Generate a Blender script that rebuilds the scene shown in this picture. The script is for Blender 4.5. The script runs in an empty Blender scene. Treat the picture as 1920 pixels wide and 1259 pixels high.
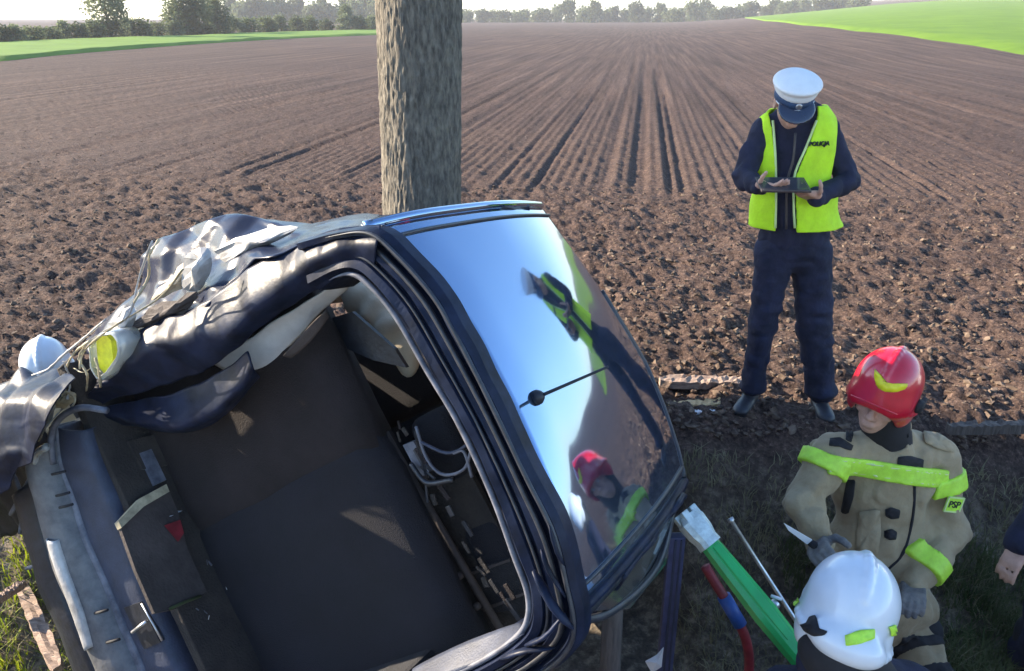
import bpy, bmesh, math, random
import numpy as np
from mathutils import Matrix, Vector
random.seed(7)
rng = np.random.default_rng(7)
scene = bpy.context.scene
COL = scene.collection
RAD = math.radians

# ------------------------------------------------------------------ camera, sky, sun, exposure
CAM_H, PITCH, FPX, CX, CY = 2.07, RAD(22.0), 1478.0, 960.0, 629.5
cam_data = bpy.data.cameras.new('camera')
cam_data.sensor_fit = 'HORIZONTAL'
cam_data.sensor_width = 36.0
cam_data.lens = FPX / 1920 * 36.0
cam_data.clip_start = 0.05
cam_data.clip_end = 6000
cam = bpy.data.objects.new('camera', cam_data)
COL.objects.link(cam)
cam.location = (0, 0, CAM_H)
cam.rotation_euler = (math.pi / 2 - PITCH, 0, 0)
scene.camera = cam

SUN_EL, SUN_AZ = RAD(21), RAD(-74)          # azimuth from +Y, negative = to the left
world = bpy.data.worlds.new('World')
scene.world = world
world.use_nodes = True
wn = world.node_tree
wn.nodes.clear()
sky = wn.nodes.new('ShaderNodeTexSky')
sky.sky_type = 'NISHITA'
sky.sun_disc = False
sky.sun_elevation = SUN_EL
sky.sun_rotation = SUN_AZ
sky.altitude = 100
sky.air_density = 1.0
sky.dust_density = 0.4
sky.ozone_density = 3.0
bg = wn.nodes.new('ShaderNodeBackground')
bg.inputs['Strength'].default_value = 0.125
wo = wn.nodes.new('ShaderNodeOutputWorld')
wn.links.new(sky.outputs[0], bg.inputs[0])
wn.links.new(bg.outputs[0], wo.inputs[0])

sun_data = bpy.data.lights.new('sun', 'SUN')
sun_data.energy = 5.0
sun_data.angle = RAD(0.6)
sun_data.color = (1.0, 0.84, 0.63)
sun = bpy.data.objects.new('sun', sun_data)
COL.objects.link(sun)
to_sun = Vector((math.sin(SUN_AZ) * math.cos(SUN_EL), math.cos(SUN_AZ) * math.cos(SUN_EL), math.sin(SUN_EL)))
sun.rotation_euler = to_sun.to_track_quat('Z', 'Y').to_euler()
sun.location = to_sun * 30

vs = scene.view_settings
vs.view_transform = 'Standard'
vs.look = 'None'
vs.gamma = 1.0
vs.use_curve_mapping = False
vs.exposure = 1.85

# ------------------------------------------------------------------ pixel -> place helpers
_F = np.array([0, math.cos(PITCH), -math.sin(PITCH)])
_U = np.array([0, math.sin(PITCH), math.cos(PITCH)])
_O = np.array([0, 0, CAM_H])
def ray(px, py):
    return _F + (px - CX) / FPX * np.array([1., 0, 0]) - (py - CY) / FPX * _U
def Wy(px, py, y):                      # the point of a sight line at ground distance y
    d = ray(px, py)
    return _O + d * (y / d[1])
def Gz(px, py, z=0.0):                  # the point of a sight line at height z
    d = ray(px, py)
    return _O + d * ((z - CAM_H) / d[2])

# ------------------------------------------------------------------ noise
_T = rng.random((32, 32, 32)).astype(np.float32)
def noise3(x, y, z):
    x, y, z = np.broadcast_arrays(np.asarray(x, np.float32), np.asarray(y, np.float32), np.asarray(z, np.float32))
    xi, yi, zi = np.floor(x).astype(np.int32), np.floor(y).astype(np.int32), np.floor(z).astype(np.int32)
    fx, fy, fz = x - xi, y - yi, z - zi
    fx, fy, fz = [t * t * (3 - 2 * t) for t in (fx, fy, fz)]
    x0, y0, z0 = xi & 31, yi & 31, zi & 31
    x1, y1, z1 = (xi + 1) & 31, (yi + 1) & 31, (zi + 1) & 31
    def L(a, b, t): return a + (b - a) * t
    return 2 * L(L(L(_T[x0, y0, z0], _T[x1, y0, z0], fx), L(_T[x0, y1, z0], _T[x1, y1, z0], fx), fy),
                 L(L(_T[x0, y0, z1], _T[x1, y0, z1], fx), L(_T[x0, y1, z1], _T[x1, y1, z1], fx), fy), fz) - 1
def sstep(a, b, x):
    t = np.clip((x - a) / (b - a), 0, 1)
    return t * t * (3 - 2 * t)

# ------------------------------------------------------------------ materials
def mat(name, color, rough=0.7, metal=0.0, var=0.0, scale=8.0, bump=0.0, bscale=60.0, coat=0.0, spec=0.5,
        color2=None, sheen=0.0, trans=0.0, aniso=None, detail=6.0, rough2=None, leafy=0.0):
    m = bpy.data.materials.new(name)
    m.use_nodes = True
    nt = m.node_tree
    b = nt.nodes['Principled BSDF']
    b.inputs['Base Color'].default_value = (*color, 1)
    b.inputs['Roughness'].default_value = rough
    b.inputs['Metallic'].default_value = metal
    b.inputs['Specular IOR Level'].default_value = spec
    b.inputs['Coat Weight'].default_value = coat
    b.inputs['Coat Roughness'].default_value = 0.03
    b.inputs['Sheen Weight'].default_value = sheen
    b.inputs['Transmission Weight'].default_value = trans
    tc = nt.nodes.new('ShaderNodeTexCoord')
    mp = nt.nodes.new('ShaderNodeMapping')
    nt.links.new(tc.outputs['Object'], mp.inputs[0])
    if aniso: mp.inputs['Scale'].default_value = aniso
    if var or color2:
        n = nt.nodes.new('ShaderNodeTexNoise')
        n.inputs['Scale'].default_value = scale
        n.inputs['Detail'].default_value = detail
        n.inputs['Roughness'].default_value = 0.65
        nt.links.new(mp.outputs[0], n.inputs['Vector'])
        r = nt.nodes.new('ShaderNodeValToRGB')
        c2 = color2 or tuple(min(1, c * (1 + var)) for c in color)
        c1 = color if color2 else tuple(c * (1 - var) for c in color)
        r.color_ramp.elements[0].position = 0.35
        r.color_ramp.elements[1].position = 0.65
        r.color_ramp.elements[0].color = (*c1, 1)
        r.color_ramp.elements[1].color = (*c2, 1)
        nt.links.new(n.outputs['Fac'], r.inputs[0])
        nt.links.new(r.outputs[0], b.inputs['Base Color'])
    if leafy:
        out = nt.nodes['Material Output']; mx = nt.nodes.new('ShaderNodeMixShader'); tl = nt.nodes.new('ShaderNodeBsdfTranslucent')
        mx.inputs[0].default_value = leafy
        src = b.inputs['Base Color'].links[0].from_socket if b.inputs['Base Color'].links else None
        if src: nt.links.new(src, tl.inputs['Color'])
        else: tl.inputs['Color'].default_value = (*color, 1)
        nt.links.new(b.outputs[0], mx.inputs[1]); nt.links.new(tl.outputs[0], mx.inputs[2]); nt.links.new(mx.outputs[0], out.inputs['Surface'])
    if rough2 is not None:
        n3 = nt.nodes.new('ShaderNodeTexNoise'); n3.inputs['Scale'].default_value = 5.0; n3.inputs['Detail'].default_value = 9; n3.inputs['Roughness'].default_value = .75
        nt.links.new(mp.outputs[0], n3.inputs['Vector'])
        r3 = nt.nodes.new('ShaderNodeMapRange'); r3.inputs['From Min'].default_value = .45; r3.inputs['From Max'].default_value = .75
        r3.inputs['To Min'].default_value = rough; r3.inputs['To Max'].default_value = rough2
        nt.links.new(n3.outputs['Fac'], r3.inputs['Value']); nt.links.new(r3.outputs[0], b.inputs['Roughness'])
    if bump:
        n2 = nt.nodes.new('ShaderNodeTexNoise')
        n2.inputs['Scale'].default_value = bscale
        n2.inputs['Detail'].default_value = 4
        nt.links.new(mp.outputs[0], n2.inputs['Vector'])
        bp = nt.nodes.new('ShaderNodeBump')
        bp.inputs['Strength'].default_value = bump
        bp.inputs['Distance'].default_value = 0.01
        nt.links.new(n2.outputs['Fac'], bp.inputs['Height'])
        nt.links.new(bp.outputs[0], b.inputs['Normal'])
    return m

M = {}
M['paint'] = mat('dark_metallic_car_paint', (0.21, 0.31, 0.47), 0.045, metal=.92, coat=.5, bump=.02, bscale=3.0, rough2=.10)
M['pillar'] = mat('dark_blue_black_panel', (0.010, 0.015, 0.034), 0.40, var=.5, scale=12, bump=.12, bscale=40, spec=.14)
M['scuffed'] = mat('scuffed_car_paint', (0.012, 0.019, 0.044), 0.26, color2=(0.024, 0.030, 0.052), scale=7, bump=.1, bscale=30, spec=.10)
M['black_plastic'] = mat('black_plastic', (0.016, 0.019, 0.028), 0.42, var=.4, scale=30, bump=.15, bscale=80)
M['blue_trim'] = mat('dark_blue_trim', (0.030, 0.040, 0.072), 0.6, var=.25, scale=14, bump=.2, bscale=150)
M['rubber'] = mat('seal_rubber', (0.03, 0.033, 0.042), 0.38, var=.3, scale=40)
M['dusty_rubber'] = mat('dusty_seal_rubber', (0.06, 0.066, 0.09), 0.55, color2=(0.17, 0.18, 0.22), scale=18)
M['bumper'] = mat('scraped_bumper', (0.045, 0.05, 0.062), 0.45, color2=(0.16, 0.16, 0.165), scale=9, bump=.2, bscale=40)
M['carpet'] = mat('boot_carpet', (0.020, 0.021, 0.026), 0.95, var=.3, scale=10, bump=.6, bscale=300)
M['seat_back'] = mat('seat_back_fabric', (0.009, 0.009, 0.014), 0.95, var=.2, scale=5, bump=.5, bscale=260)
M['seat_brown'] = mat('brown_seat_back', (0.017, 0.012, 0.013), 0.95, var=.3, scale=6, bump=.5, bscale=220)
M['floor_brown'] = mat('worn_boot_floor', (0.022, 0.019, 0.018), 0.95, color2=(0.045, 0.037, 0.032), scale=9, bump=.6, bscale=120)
M['brown_trim'] = mat('brown_grey_trim', (0.055, 0.044, 0.042), 0.85, var=.35, scale=7, bump=.3, bscale=90)
M['pale_trim'] = mat('pale_grey_trim', (0.52, 0.53, 0.54), 0.7, var=.15, scale=6, bump=.2, bscale=30)
M['torn'] = mat('torn_pale_plastic', (0.40, 0.39, 0.38), 0.3, var=.35, scale=9, bump=.6, bscale=16)
M['straw'] = mat('frayed_beige_wire', (0.42, 0.36, 0.24), 0.7, var=.35, scale=20)
M['airbag'] = mat('cream_airbag_cloth', (0.62, 0.52, 0.38), 0.9, var=.12, scale=5, bump=.6, bscale=18)
M['clear'] = mat('clear_lamp_plastic', (0.72, 0.76, 0.76), 0.12, var=.1, scale=12, coat=.5, trans=.65)
M['lampyellow'] = mat('yellow_reflector', (0.70, 0.72, 0.03), 0.4, var=.2, scale=25)
M['steel'] = mat('bare_steel', (0.55, 0.57, 0.60), 0.35, 0.85, var=.25, scale=20)
M['chrome_white'] = mat('worn_aluminium', (0.62, 0.70, 0.68), 0.45, 0.35, var=.25, scale=25)
M['tyre'] = mat('tyre_rubber', (0.02, 0.02, 0.02), 0.8, var=.3, scale=20, bump=.3, bscale=60)
M['glassdark'] = mat('cracked_windscreen', (0.03, 0.035, 0.04), 0.12, var=.3, scale=30, coat=.6)
M['navy'] = mat('navy_uniform', (0.016, 0.018, 0.040), 0.85, var=.3, scale=12, bump=.35, bscale=70, spec=.3)
M['navy_trousers'] = mat('navy_uniform_trousers', (0.014, 0.018, 0.042), 0.85, var=.35, scale=9, bump=.35, bscale=60, spec=.3)
M['hivis'] = mat('fluorescent_yellow_fabric', (0.56, 0.88, 0.015), 0.75, var=.12, scale=9, bump=.25, bscale=50)
M['tape'] = mat('fluorescent_tape', (0.48, 0.80, 0.06), 0.5, var=.14, scale=20, bump=.15, bscale=70)
M['piping'] = mat('pale_piping', (0.62, 0.75, 0.32), 0.6, var=.1)
M['capwhite'] = mat('white_cap_cloth', (0.80, 0.80, 0.80), 0.7, var=.05, scale=9, bump=.1, bscale=90)
M['capblue'] = mat('blue_cap_band', (0.03, 0.07, 0.16), 0.7, var=.2, scale=30)
M['visor'] = mat('glossy_visor', (0.010, 0.018, 0.05), 0.2, coat=.8)
M['skin'] = mat('skin', (0.52, 0.30, 0.22), 0.55, var=.12, scale=25, bump=.1, bscale=120)
M['eye'] = mat('eye', (0.6, 0.58, 0.55), 0.2)
M['hair'] = mat('short_brown_hair', (0.04, 0.025, 0.015), 0.8, var=.4, scale=60, bump=.5, bscale=150)
M['shoe'] = mat('scuffed_dark_shoe', (0.02, 0.024, 0.035), 0.5, var=.4, scale=20)
M['tablet'] = mat('grey_tablet_case', (0.06, 0.05, 0.05), 0.4, var=.3, scale=20)
M['screen'] = mat('tablet_glass', (0.05, 0.05, 0.06), 0.1)
M['gear'] = mat('sand_turnout_fabric', (0.285, 0.215, 0.125), 0.9, color2=(0.38, 0.30, 0.185), scale=7, bump=.35, bscale=55, sheen=.1)
M['gearblack'] = mat('black_webbing', (0.012, 0.012, 0.016), 0.8, var=.3, scale=30)
M['redhelm'] = mat('red_helmet_shell', (0.55, 0.006, 0.03), 0.28, var=.12, scale=10, coat=.6)
M['whitehelm'] = mat('white_helmet_shell', (0.70, 0.74, 0.80), 0.3, var=.05, scale=6, coat=.5)
M['helmyellow'] = mat('yellow_helmet_sticker', (0.78, 0.70, 0.02), 0.45, var=.08, scale=40)
M['glove'] = mat('grey_work_glove', (0.10, 0.10, 0.11), 0.85, color2=(0.22, 0.20, 0.18), scale=18, bump=.4, bscale=80)
M['green'] = mat('green_tool_enamel', (0.01, 0.42, 0.10), 0.35, var=.12, scale=12, coat=.3, bump=.05, bscale=60)
M['red'] = mat('red_hose', (0.20, 0.014, 0.024), 0.5, var=.25, scale=20)
M['blue'] = mat('blue_sleeve', (0.02, 0.08, 0.30), 0.45, var=.15, scale=20)
M['postblue'] = mat('dark_blue_post', (0.05, 0.062, 0.14), 0.5, var=.35, scale=9, bump=.1, bscale=60)
M['wood'] = mat('weathered_wood', (0.22, 0.15, 0.115), 0.85, color2=(0.38, 0.28, 0.22), scale=6, bump=.8, bscale=14, aniso=(1, 14, 14))
M['freshwood'] = mat('broken_pale_wood', (0.50, 0.32, 0.14), 0.85, color2=(0.68, 0.50, 0.28), scale=6, bump=.8, bscale=14, aniso=(1, 14, 14))
M['stake'] = mat('brown_stake_wood', (0.10, 0.08, 0.07), 0.9, var=.4, scale=6, bump=.6, bscale=20, aniso=(10, 10, 1))
M['letters'] = mat('dark_lettering', (0.015, 0.03, 0.02), 0.7)
M['litter'] = mat('white_scrap', (0.72, 0.73, 0.76), 0.6, var=.1)

# ------------------------------------------------------------------ object helpers
def mesh_obj(name, verts, faces, m, parent=None, smooth=False, mats=None, midx=None):
    me = bpy.data.meshes.new(name)
    verts = np.asarray(verts, np.float32)
    if isinstance(faces, np.ndarray) and faces.ndim == 2:
        n, k = faces.shape
        me.vertices.add(len(verts)); me.vertices.foreach_set('co', verts.ravel())
        me.loops.add(n * k); me.loops.foreach_set('vertex_index', faces.astype(np.int32).ravel())
        me.polygons.add(n)
        me.polygons.foreach_set('loop_start', np.arange(0, n * k, k, dtype=np.int32))
        me.update(calc_edges=True)
        me.validate()
    else:
        me.from_pydata([tuple(v) for v in verts.tolist()], [], [tuple(f) for f in faces])
        me.update()
    for mm in (mats or [m]): me.materials.append(mm)
    if midx is not None: me.polygons.foreach_set('material_index', np.asarray(midx, np.int32))
    me.polygons.foreach_set('use_smooth', np.full(len(me.polygons), bool(smooth)))
    o = bpy.data.objects.new(name, me)
    COL.objects.link(o)
    if parent is not None: o.parent = parent
    return o
def empty(name, loc, label, cat, group=None, matrix=None):
    o = bpy.data.objects.new(name, None)
    COL.objects.link(o)
    o.empty_display_size = .1
    if matrix is not None: o.matrix_world = matrix
    else: o.location = loc
    o['label'] = label; o['category'] = cat
    if group: o['group'] = group
    return o
def tag(o, label, cat, group=None):
    o['label'] = label; o['category'] = cat
    if group: o['group'] = group
    return o
def structure(o):
    o['kind'] = 'structure'; return o

class MB:                                # collects shapes, builds ONE mesh
    def __init__(s, off=(0, 0, 0)): s.v = []; s.f = []; s.off = np.array(off, float)
    def add(s, verts, faces):
        n = len(s.v)
        s.v += [np.asarray(p, float) - s.off for p in verts]
        s.f += [tuple(i + n for i in f) for f in faces]
    def box(s, c, half, R=np.eye(3), bevel=0.0):
        c = np.asarray(c, float); R = np.asarray(R); h = np.asarray(half, float)
        bm = bmesh.new(); bmesh.ops.create_cube(bm, size=2.0)
        for v in bm.verts: v.co = Vector((v.co.x * h[0], v.co.y * h[1], v.co.z * h[2]))
        if bevel: bmesh.ops.bevel(bm, geom=bm.edges[:], offset=bevel, segments=2, affect='EDGES', profile=.6)
        bm.verts.index_update()
        s.add([c + R @ np.array(v.co) for v in bm.verts], [[v.index for v in f.verts] for f in bm.faces]); bm.free()
    def tube(s, pts, r, n=8, cap=True, flat=1.0):
        pts = [np.asarray(p, float) for p in pts]
        rs = r if hasattr(r, '__len__') else [r] * len(pts)
        vs, fs = [], []
        prev = None
        for i, p in enumerate(pts):
            t = pts[min(i + 1, len(pts) - 1)] - pts[max(i - 1, 0)]
            t = t / (np.linalg.norm(t) + 1e-9)
            if prev is None:
                a = np.array([0, 0, 1.]) if abs(t[2]) < .9 else np.array([1., 0, 0])
                u = np.cross(t, a)
            else: u = prev - t * (prev @ t)
            u /= np.linalg.norm(u) + 1e-9; prev = u
            w = np.cross(t, u)
            for k in range(n):
                an = 2 * math.pi * k / n
                vs.append(p + rs[i] * (u * math.cos(an) + w * math.sin(an) * flat))
        for i in range(len(pts) - 1):
            for k in range(n):
                fs.append((i * n + k, i * n + (k + 1) % n, (i + 1) * n + (k + 1) % n, (i + 1) * n + k))
        if cap:
            fs.append(tuple(range(n - 1, -1, -1))); fs.append(tuple((len(pts) - 1) * n + k for k in range(n)))
        s.add(vs, fs)
    def lathe(s, prof, n=24, c=(0, 0, 0), R=np.eye(3)):   # prof: (radius, height) about z
        c = np.asarray(c, float); R = np.asarray(R); vs, fs = [], []
        for r_, h_ in prof:
            for k in range(n):
                an = 2 * math.pi * k / n
                vs.append(c + R @ np.array([r_ * math.cos(an), r_ * math.sin(an), h_]))
        for i in range(len(prof) - 1):
            for k in range(n):
                fs.append((i * n + k, i * n + (k + 1) % n, (i + 1) * n + (k + 1) % n, (i + 1) * n + k))
        fs.append(tuple(range(n - 1, -1, -1))); fs.append(tuple((len(prof) - 1) * n + k for k in range(n)))
        s.add(vs, fs)
    def slab(s, poly, nrm, th):            # a polygon with thickness
        poly = [np.asarray(p, float) for p in poly]; nrm = np.asarray(nrm, float)
        n = len(poly)
        s.add(poly + [p + nrm * th for p in poly],
              [tuple(range(n - 1, -1, -1)), tuple(range(n, 2 * n))] + [(i, (i + 1) % n, n + (i + 1) % n, n + i) for i in range(n)])
    def build(s, name, m, parent=None, smooth=False):
        return mesh_obj(name, np.array(s.v), s.f, m, parent, smooth)

def basis(z, x=(1, 0, 0)):
    z = np.asarray(z, float); z = z / np.linalg.norm(z)
    x = np.asarray(x, float); x = x - z * (x @ z); x /= np.linalg.norm(x)
    return np.stack([x, np.cross(z, x), z], 1)
def lerp_poly(pts, n):                    # resample a polyline evenly
    pts = np.asarray(pts, float)
    s = np.r_[0, np.cumsum(np.linalg.norm(np.diff(pts, axis=0), axis=1))]
    t = np.linspace(0, s[-1], n)
    return np.stack([np.interp(t, s, pts[:, k]) for k in range(pts.shape[1])], 1)
def spline(pts, n):
    pts = np.asarray(pts, float)
    P = np.vstack([2 * pts[0] - pts[1], pts, 2 * pts[-1] - pts[-2]])
    out = []
    m = len(pts) - 1
    for t in np.linspace(0, m - 1e-6, n):
        i = int(t); u = t - i
        a, b, c, d = P[i], P[i + 1], P[i + 2], P[i + 3]
        out.append(.5 * (2 * b + (c - a) * u + (2 * a - 5 * b + 4 * c - d) * u * u + (3 * b - a - 3 * c + d) * u ** 3))
    return np.array(out)
def grid_faces(nu, nv):
    i, j = np.meshgrid(np.arange(nu - 1), np.arange(nv - 1), indexing='ij')
    a = (i * nv + j).ravel()
    return np.stack([a, a + nv, a + nv + 1, a + 1], 1)
def solidify(o, th, offset=0):
    md = o.modifiers.new('thickness', 'SOLIDIFY'); md.thickness = th; md.offset = offset; return o

# ------------------------------------------------------------------ implicit surfaces for bodies and clothing
class SDF:
    def __init__(s, lo, hi, h):
        s.lo = np.asarray(lo, float); s.h = h
        s.n = np.ceil((np.asarray(hi, float) - s.lo) / h).astype(int) + 1
        s.ax = [(s.lo[k] + h * np.arange(s.n[k])).astype(np.float32) for k in range(3)]
        s.F = np.full(s.n, .2, np.float32)
    def sub(s, lo, hi):
        a = [max(0, int((lo[k] - s.lo[k]) / s.h)) for k in range(3)]
        b = [min(s.n[k], int((hi[k] - s.lo[k]) / s.h) + 2) for k in range(3)]
        sl = tuple(slice(max(0, min(a[k], b[k])), max(b[k], 0)) for k in range(3))
        return sl, s.ax[0][sl[0]][:, None, None], s.ax[1][sl[1]][None, :, None], s.ax[2][sl[2]][None, None, :]
    def put(s, fn, lo, hi, k=.02, op='u'):
        pad = k + 3 * s.h
        sl, x, y, z = s.sub(np.asarray(lo) - pad, np.asarray(hi) + pad)
        A = s.F[sl]
        if A.size == 0: return s
        d = fn(x, y, z)
        if op == 'u':
            hh = np.clip(.5 + .5 * (A - d) / k, 0, 1); s.F[sl] = A * (1 - hh) + d * hh - k * hh * (1 - hh)
        else:
            d = -d
            hh = np.clip(.5 - .5 * (A - d) / k, 0, 1); s.F[sl] = A * (1 - hh) + d * hh + k * hh * (1 - hh)
        return s
    def cap(s, a, b, ra, rb=None, k=.02, op='u'):
        rb = ra if rb is None else rb
        a = np.asarray(a, float); b = np.asarray(b, float); d = b - a; L2 = d @ d + 1e-9
        def fn(x, y, z):
            t = np.clip(((x - a[0]) * d[0] + (y - a[1]) * d[1] + (z - a[2]) * d[2]) / L2, 0, 1)
            return np.sqrt((x - a[0] - t * d[0]) ** 2 + (y - a[1] - t * d[1]) ** 2 + (z - a[2] - t * d[2]) ** 2) - (ra + (rb - ra) * t)
        r = max(ra, rb)
        return s.put(fn, np.minimum(a, b) - r, np.maximum(a, b) + r, k, op)
    def ell(s, c, r, R=np.eye(3), k=.02, op='u'):
        c = np.asarray(c, float); r = np.asarray(r, float); R = np.asarray(R, float)
        def fn(x, y, z):
            X, Y, Z = x - c[0], y - c[1], z - c[2]
            q = [(X * R[0, i] + Y * R[1, i] + Z * R[2, i]) for i in range(3)]
            k0 = np.sqrt((q[0] / r[0]) ** 2 + (q[1] / r[1]) ** 2 + (q[2] / r[2]) ** 2)
            k1 = np.sqrt((q[0] / r[0] ** 2) ** 2 + (q[1] / r[1] ** 2) ** 2 + (q[2] / r[2] ** 2) ** 2) + 1e-6
            return k0 * (k0 - 1) / k1
        e = np.abs(R) @ r
        return s.put(fn, c - e, c + e, k, op)
    def box(s, c, half, R=np.eye(3), rd=.01, k=.01, op='u'):
        c = np.asarray(c, float); h = np.asarray(half, float) - rd; R = np.asarray(R, float)
        def fn(x, y, z):
            X, Y, Z = x - c[0], y - c[1], z - c[2]
            q = [np.abs(X * R[0, i] + Y * R[1, i] + Z * R[2, i]) - h[i] for i in range(3)]
            return np.sqrt(sum(np.maximum(t, 0) ** 2 for t in q)) + np.minimum(np.maximum(np.maximum(q[0], q[1]), q[2]), 0) - rd
        e = np.abs(R) @ np.asarray(half, float)
        return s.put(fn, c - e, c + e, k, op)
    def copy(s):
        c = SDF.__new__(SDF); c.lo, c.h, c.n, c.ax, c.F = s.lo, s.h, s.n, s.ax, s.F.copy(); return c
    def grids(s): return s.ax[0][:, None, None], s.ax[1][None, :, None], s.ax[2][None, None, :]
    def wrinkle(s, amp, freq, stretch=(1, 1, 1), seed=0.):
        i, j, k = np.where(np.abs(s.F) < .04)
        x, y, z = s.ax[0][i], s.ax[1][j], s.ax[2][k]
        n = noise3(x * freq * stretch[0] + seed, y * freq * stretch[1], z * freq * stretch[2] + seed)
        n2 = noise3(x * freq * 2.3 * stretch[0], y * freq * 2.3 * stretch[1] + seed, z * freq * 2.3 * stretch[2])
        s.F[i, j, k] += amp * ((1 - 2 * np.abs(n)) * .8 + n2 * .5); return s
    def shell(s, off, *planes):           # grown by off and cut by planes (point, normal): keeps the side opposite the normal
        c = s.copy(); c.F = c.F - np.float32(off)
        x, y, z = s.grids()
        for p, n in planes:
            n = np.asarray(n, float); n = n / np.linalg.norm(n)
            c.F = np.maximum(c.F, ((x - p[0]) * n[0] + (y - p[1]) * n[1] + (z - p[2]) * n[2]).astype(np.float32))
        return c
    def cutfn(s, fn):                     # max with a function of (x, y, z)
        x, y, z = s.grids(); s.F = np.maximum(s.F, fn(x, y, z).astype(np.float32)); return s
    def mesh(s):
        F = np.pad(s.F, 1, constant_values=.2); sg = F < 0
        nx, ny, nz = F.shape
        cs = [(a, b, c) for a in (0, 1) for b in (0, 1) for c in (0, 1)]
        sl = lambda A, o: A[o[0]:nx - 1 + o[0], o[1]:ny - 1 + o[1], o[2]:nz - 1 + o[2]]
        cnt = sum(sl(sg, o).astype(np.int8) for o in cs)
        act = (cnt > 0) & (cnt < 8)
        ii = np.stack(np.where(act), 1)
        idx = np.full(act.shape, -1, np.int64); idx[act] = np.arange(len(ii))
        fv = {o: F[ii[:, 0] + o[0], ii[:, 1] + o[1], ii[:, 2] + o[2]] for o in cs}
        P = np.zeros((len(ii), 3)); C = np.zeros(len(ii))
        for o in cs:
            for ax in range(3):
                if o[ax] == 0:
                    q = list(o); q[ax] = 1; q = tuple(q)
                    fa, fb = fv[o], fv[q]; m = (fa < 0) != (fb < 0)
                    t = np.where(m, fa / np.where(m, fa - fb, 1), 0)
                    pos = np.tile(np.array(o, float), (len(ii), 1)); pos[:, ax] += t
                    P[m] += pos[m]; C[m] += 1
        V = (ii + P / C[:, None] - 1) * s.h + s.lo
        Q = []
        for ax in range(3):
            o1, o2 = [(1, 2), (2, 0), (0, 1)][ax]
            A = [slice(1, -1)] * 3; B = [slice(1, -1)] * 3
            A[ax] = slice(0, -1); B[ax] = slice(1, None)
            a, b = sg[tuple(A)], sg[tuple(B)]
            for flip, m in ((False, a & ~b), (True, ~a & b)):
                e = np.stack(np.where(m), 1)
                if not len(e): continue
                e[:, o1] += 1; e[:, o2] += 1
                c = []
                for d1, d2 in ((-1, -1), (0, -1), (0, 0), (-1, 0)):
                    t = e.copy(); t[:, o1] += d1; t[:, o2] += d2
                    c.append(idx[t[:, 0], t[:, 1], t[:, 2]])
                q = np.stack(c, 1)
                Q.append(q[:, ::-1] if flip else q)
        Q = np.concatenate(Q) if Q else np.zeros((0, 4), int)
        return V, Q
    def build(s, name, m, parent, off=(0, 0, 0), R=None):
        V, Q = s.mesh()
        V = V - np.asarray(off, float)
        if R is not None: V = V @ R
        return mesh_obj(name, V, Q, m, parent, smooth=True)

def text_mesh(name, body, size, m, parent, origin, xdir, ydir, depth=.0015, off=(0, 0, 0)):
    cu = bpy.data.curves.new(name, 'FONT'); cu.body = body; cu.size = size; cu.extrude = depth
    cu.align_x = 'CENTER'; cu.align_y = 'CENTER'; cu.offset = size * .012
    t = bpy.data.objects.new(name + '_tmp', cu); COL.objects.link(t)
    dg = bpy.context.evaluated_depsgraph_get()
    me = bpy.data.meshes.new_from_object(t.evaluated_get(dg))
    bpy.data.objects.remove(t); bpy.data.curves.remove(cu)
    xd = np.asarray(xdir, float); xd /= np.linalg.norm(xd)
    zd = np.cross(xd, np.asarray(ydir, float)); zd /= np.linalg.norm(zd); yd = np.cross(zd, xd)
    o0 = np.asarray(origin, float) - np.asarray(off, float)
    for v in me.vertices: v.co = Vector(o0 + xd * v.co.x + yd * v.co.y + zd * v.co.z)
    me.materials.clear(); me.materials.append(m)
    o = bpy.data.objects.new(name, me); COL.objects.link(o); o.parent = parent
    return o
# ------------------------------------------------------------------ ground
ROW_AZ = RAD(9.1)
def row_st(x, y):
    return x * math.cos(ROW_AZ) - y * math.sin(ROW_AZ), x * math.sin(ROW_AZ) + y * math.cos(ROW_AZ)
DITCH = -0.76
def ground_z(x, y):
    x = np.asarray(x, np.float64); y = np.asarray(y, np.float64)
    edge = 3.84 + .20 * noise3(x * 1.1, 3.3, 0) + .15 * noise3(x * 3.1, 7.3, 0)
    edge = edge + .75 * sstep(-2.3, -1.3, x) * (1 - sstep(.45, .95, x))      # hollow torn open under the wreck
    z = DITCH * sstep(edge, edge - 1.25, y)
    z = z + (0.5 - DITCH) * (1 - sstep(-.35, 1.0, y))
    r = np.hypot(x, y); az = np.degrees(np.arctan2(x, y))
    z = z + sstep(9, 30, az) * np.maximum(0, r - 45) * .027 * (1 - sstep(60, 90, np.abs(az)))
    return z
_gr = np.random.default_rng(11)
GROOVES = [(0.0, .14, .045), (-.47, .045, .035), (.43, .05, .04), (.62, .03, .02)]
s_ = -3.0
for c in list(np.arange(-40, 40, 1.9)):
    for k in range(3):
        GROOVES.append((c + _gr.uniform(-.2, .2) + .28 * k, _gr.uniform(.03, .07), _gr.uniform(.012, .032)))
GROOVES = [g for g in GROOVES if abs(g[0]) < .02 or abs(g[0]) > .38]
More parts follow.
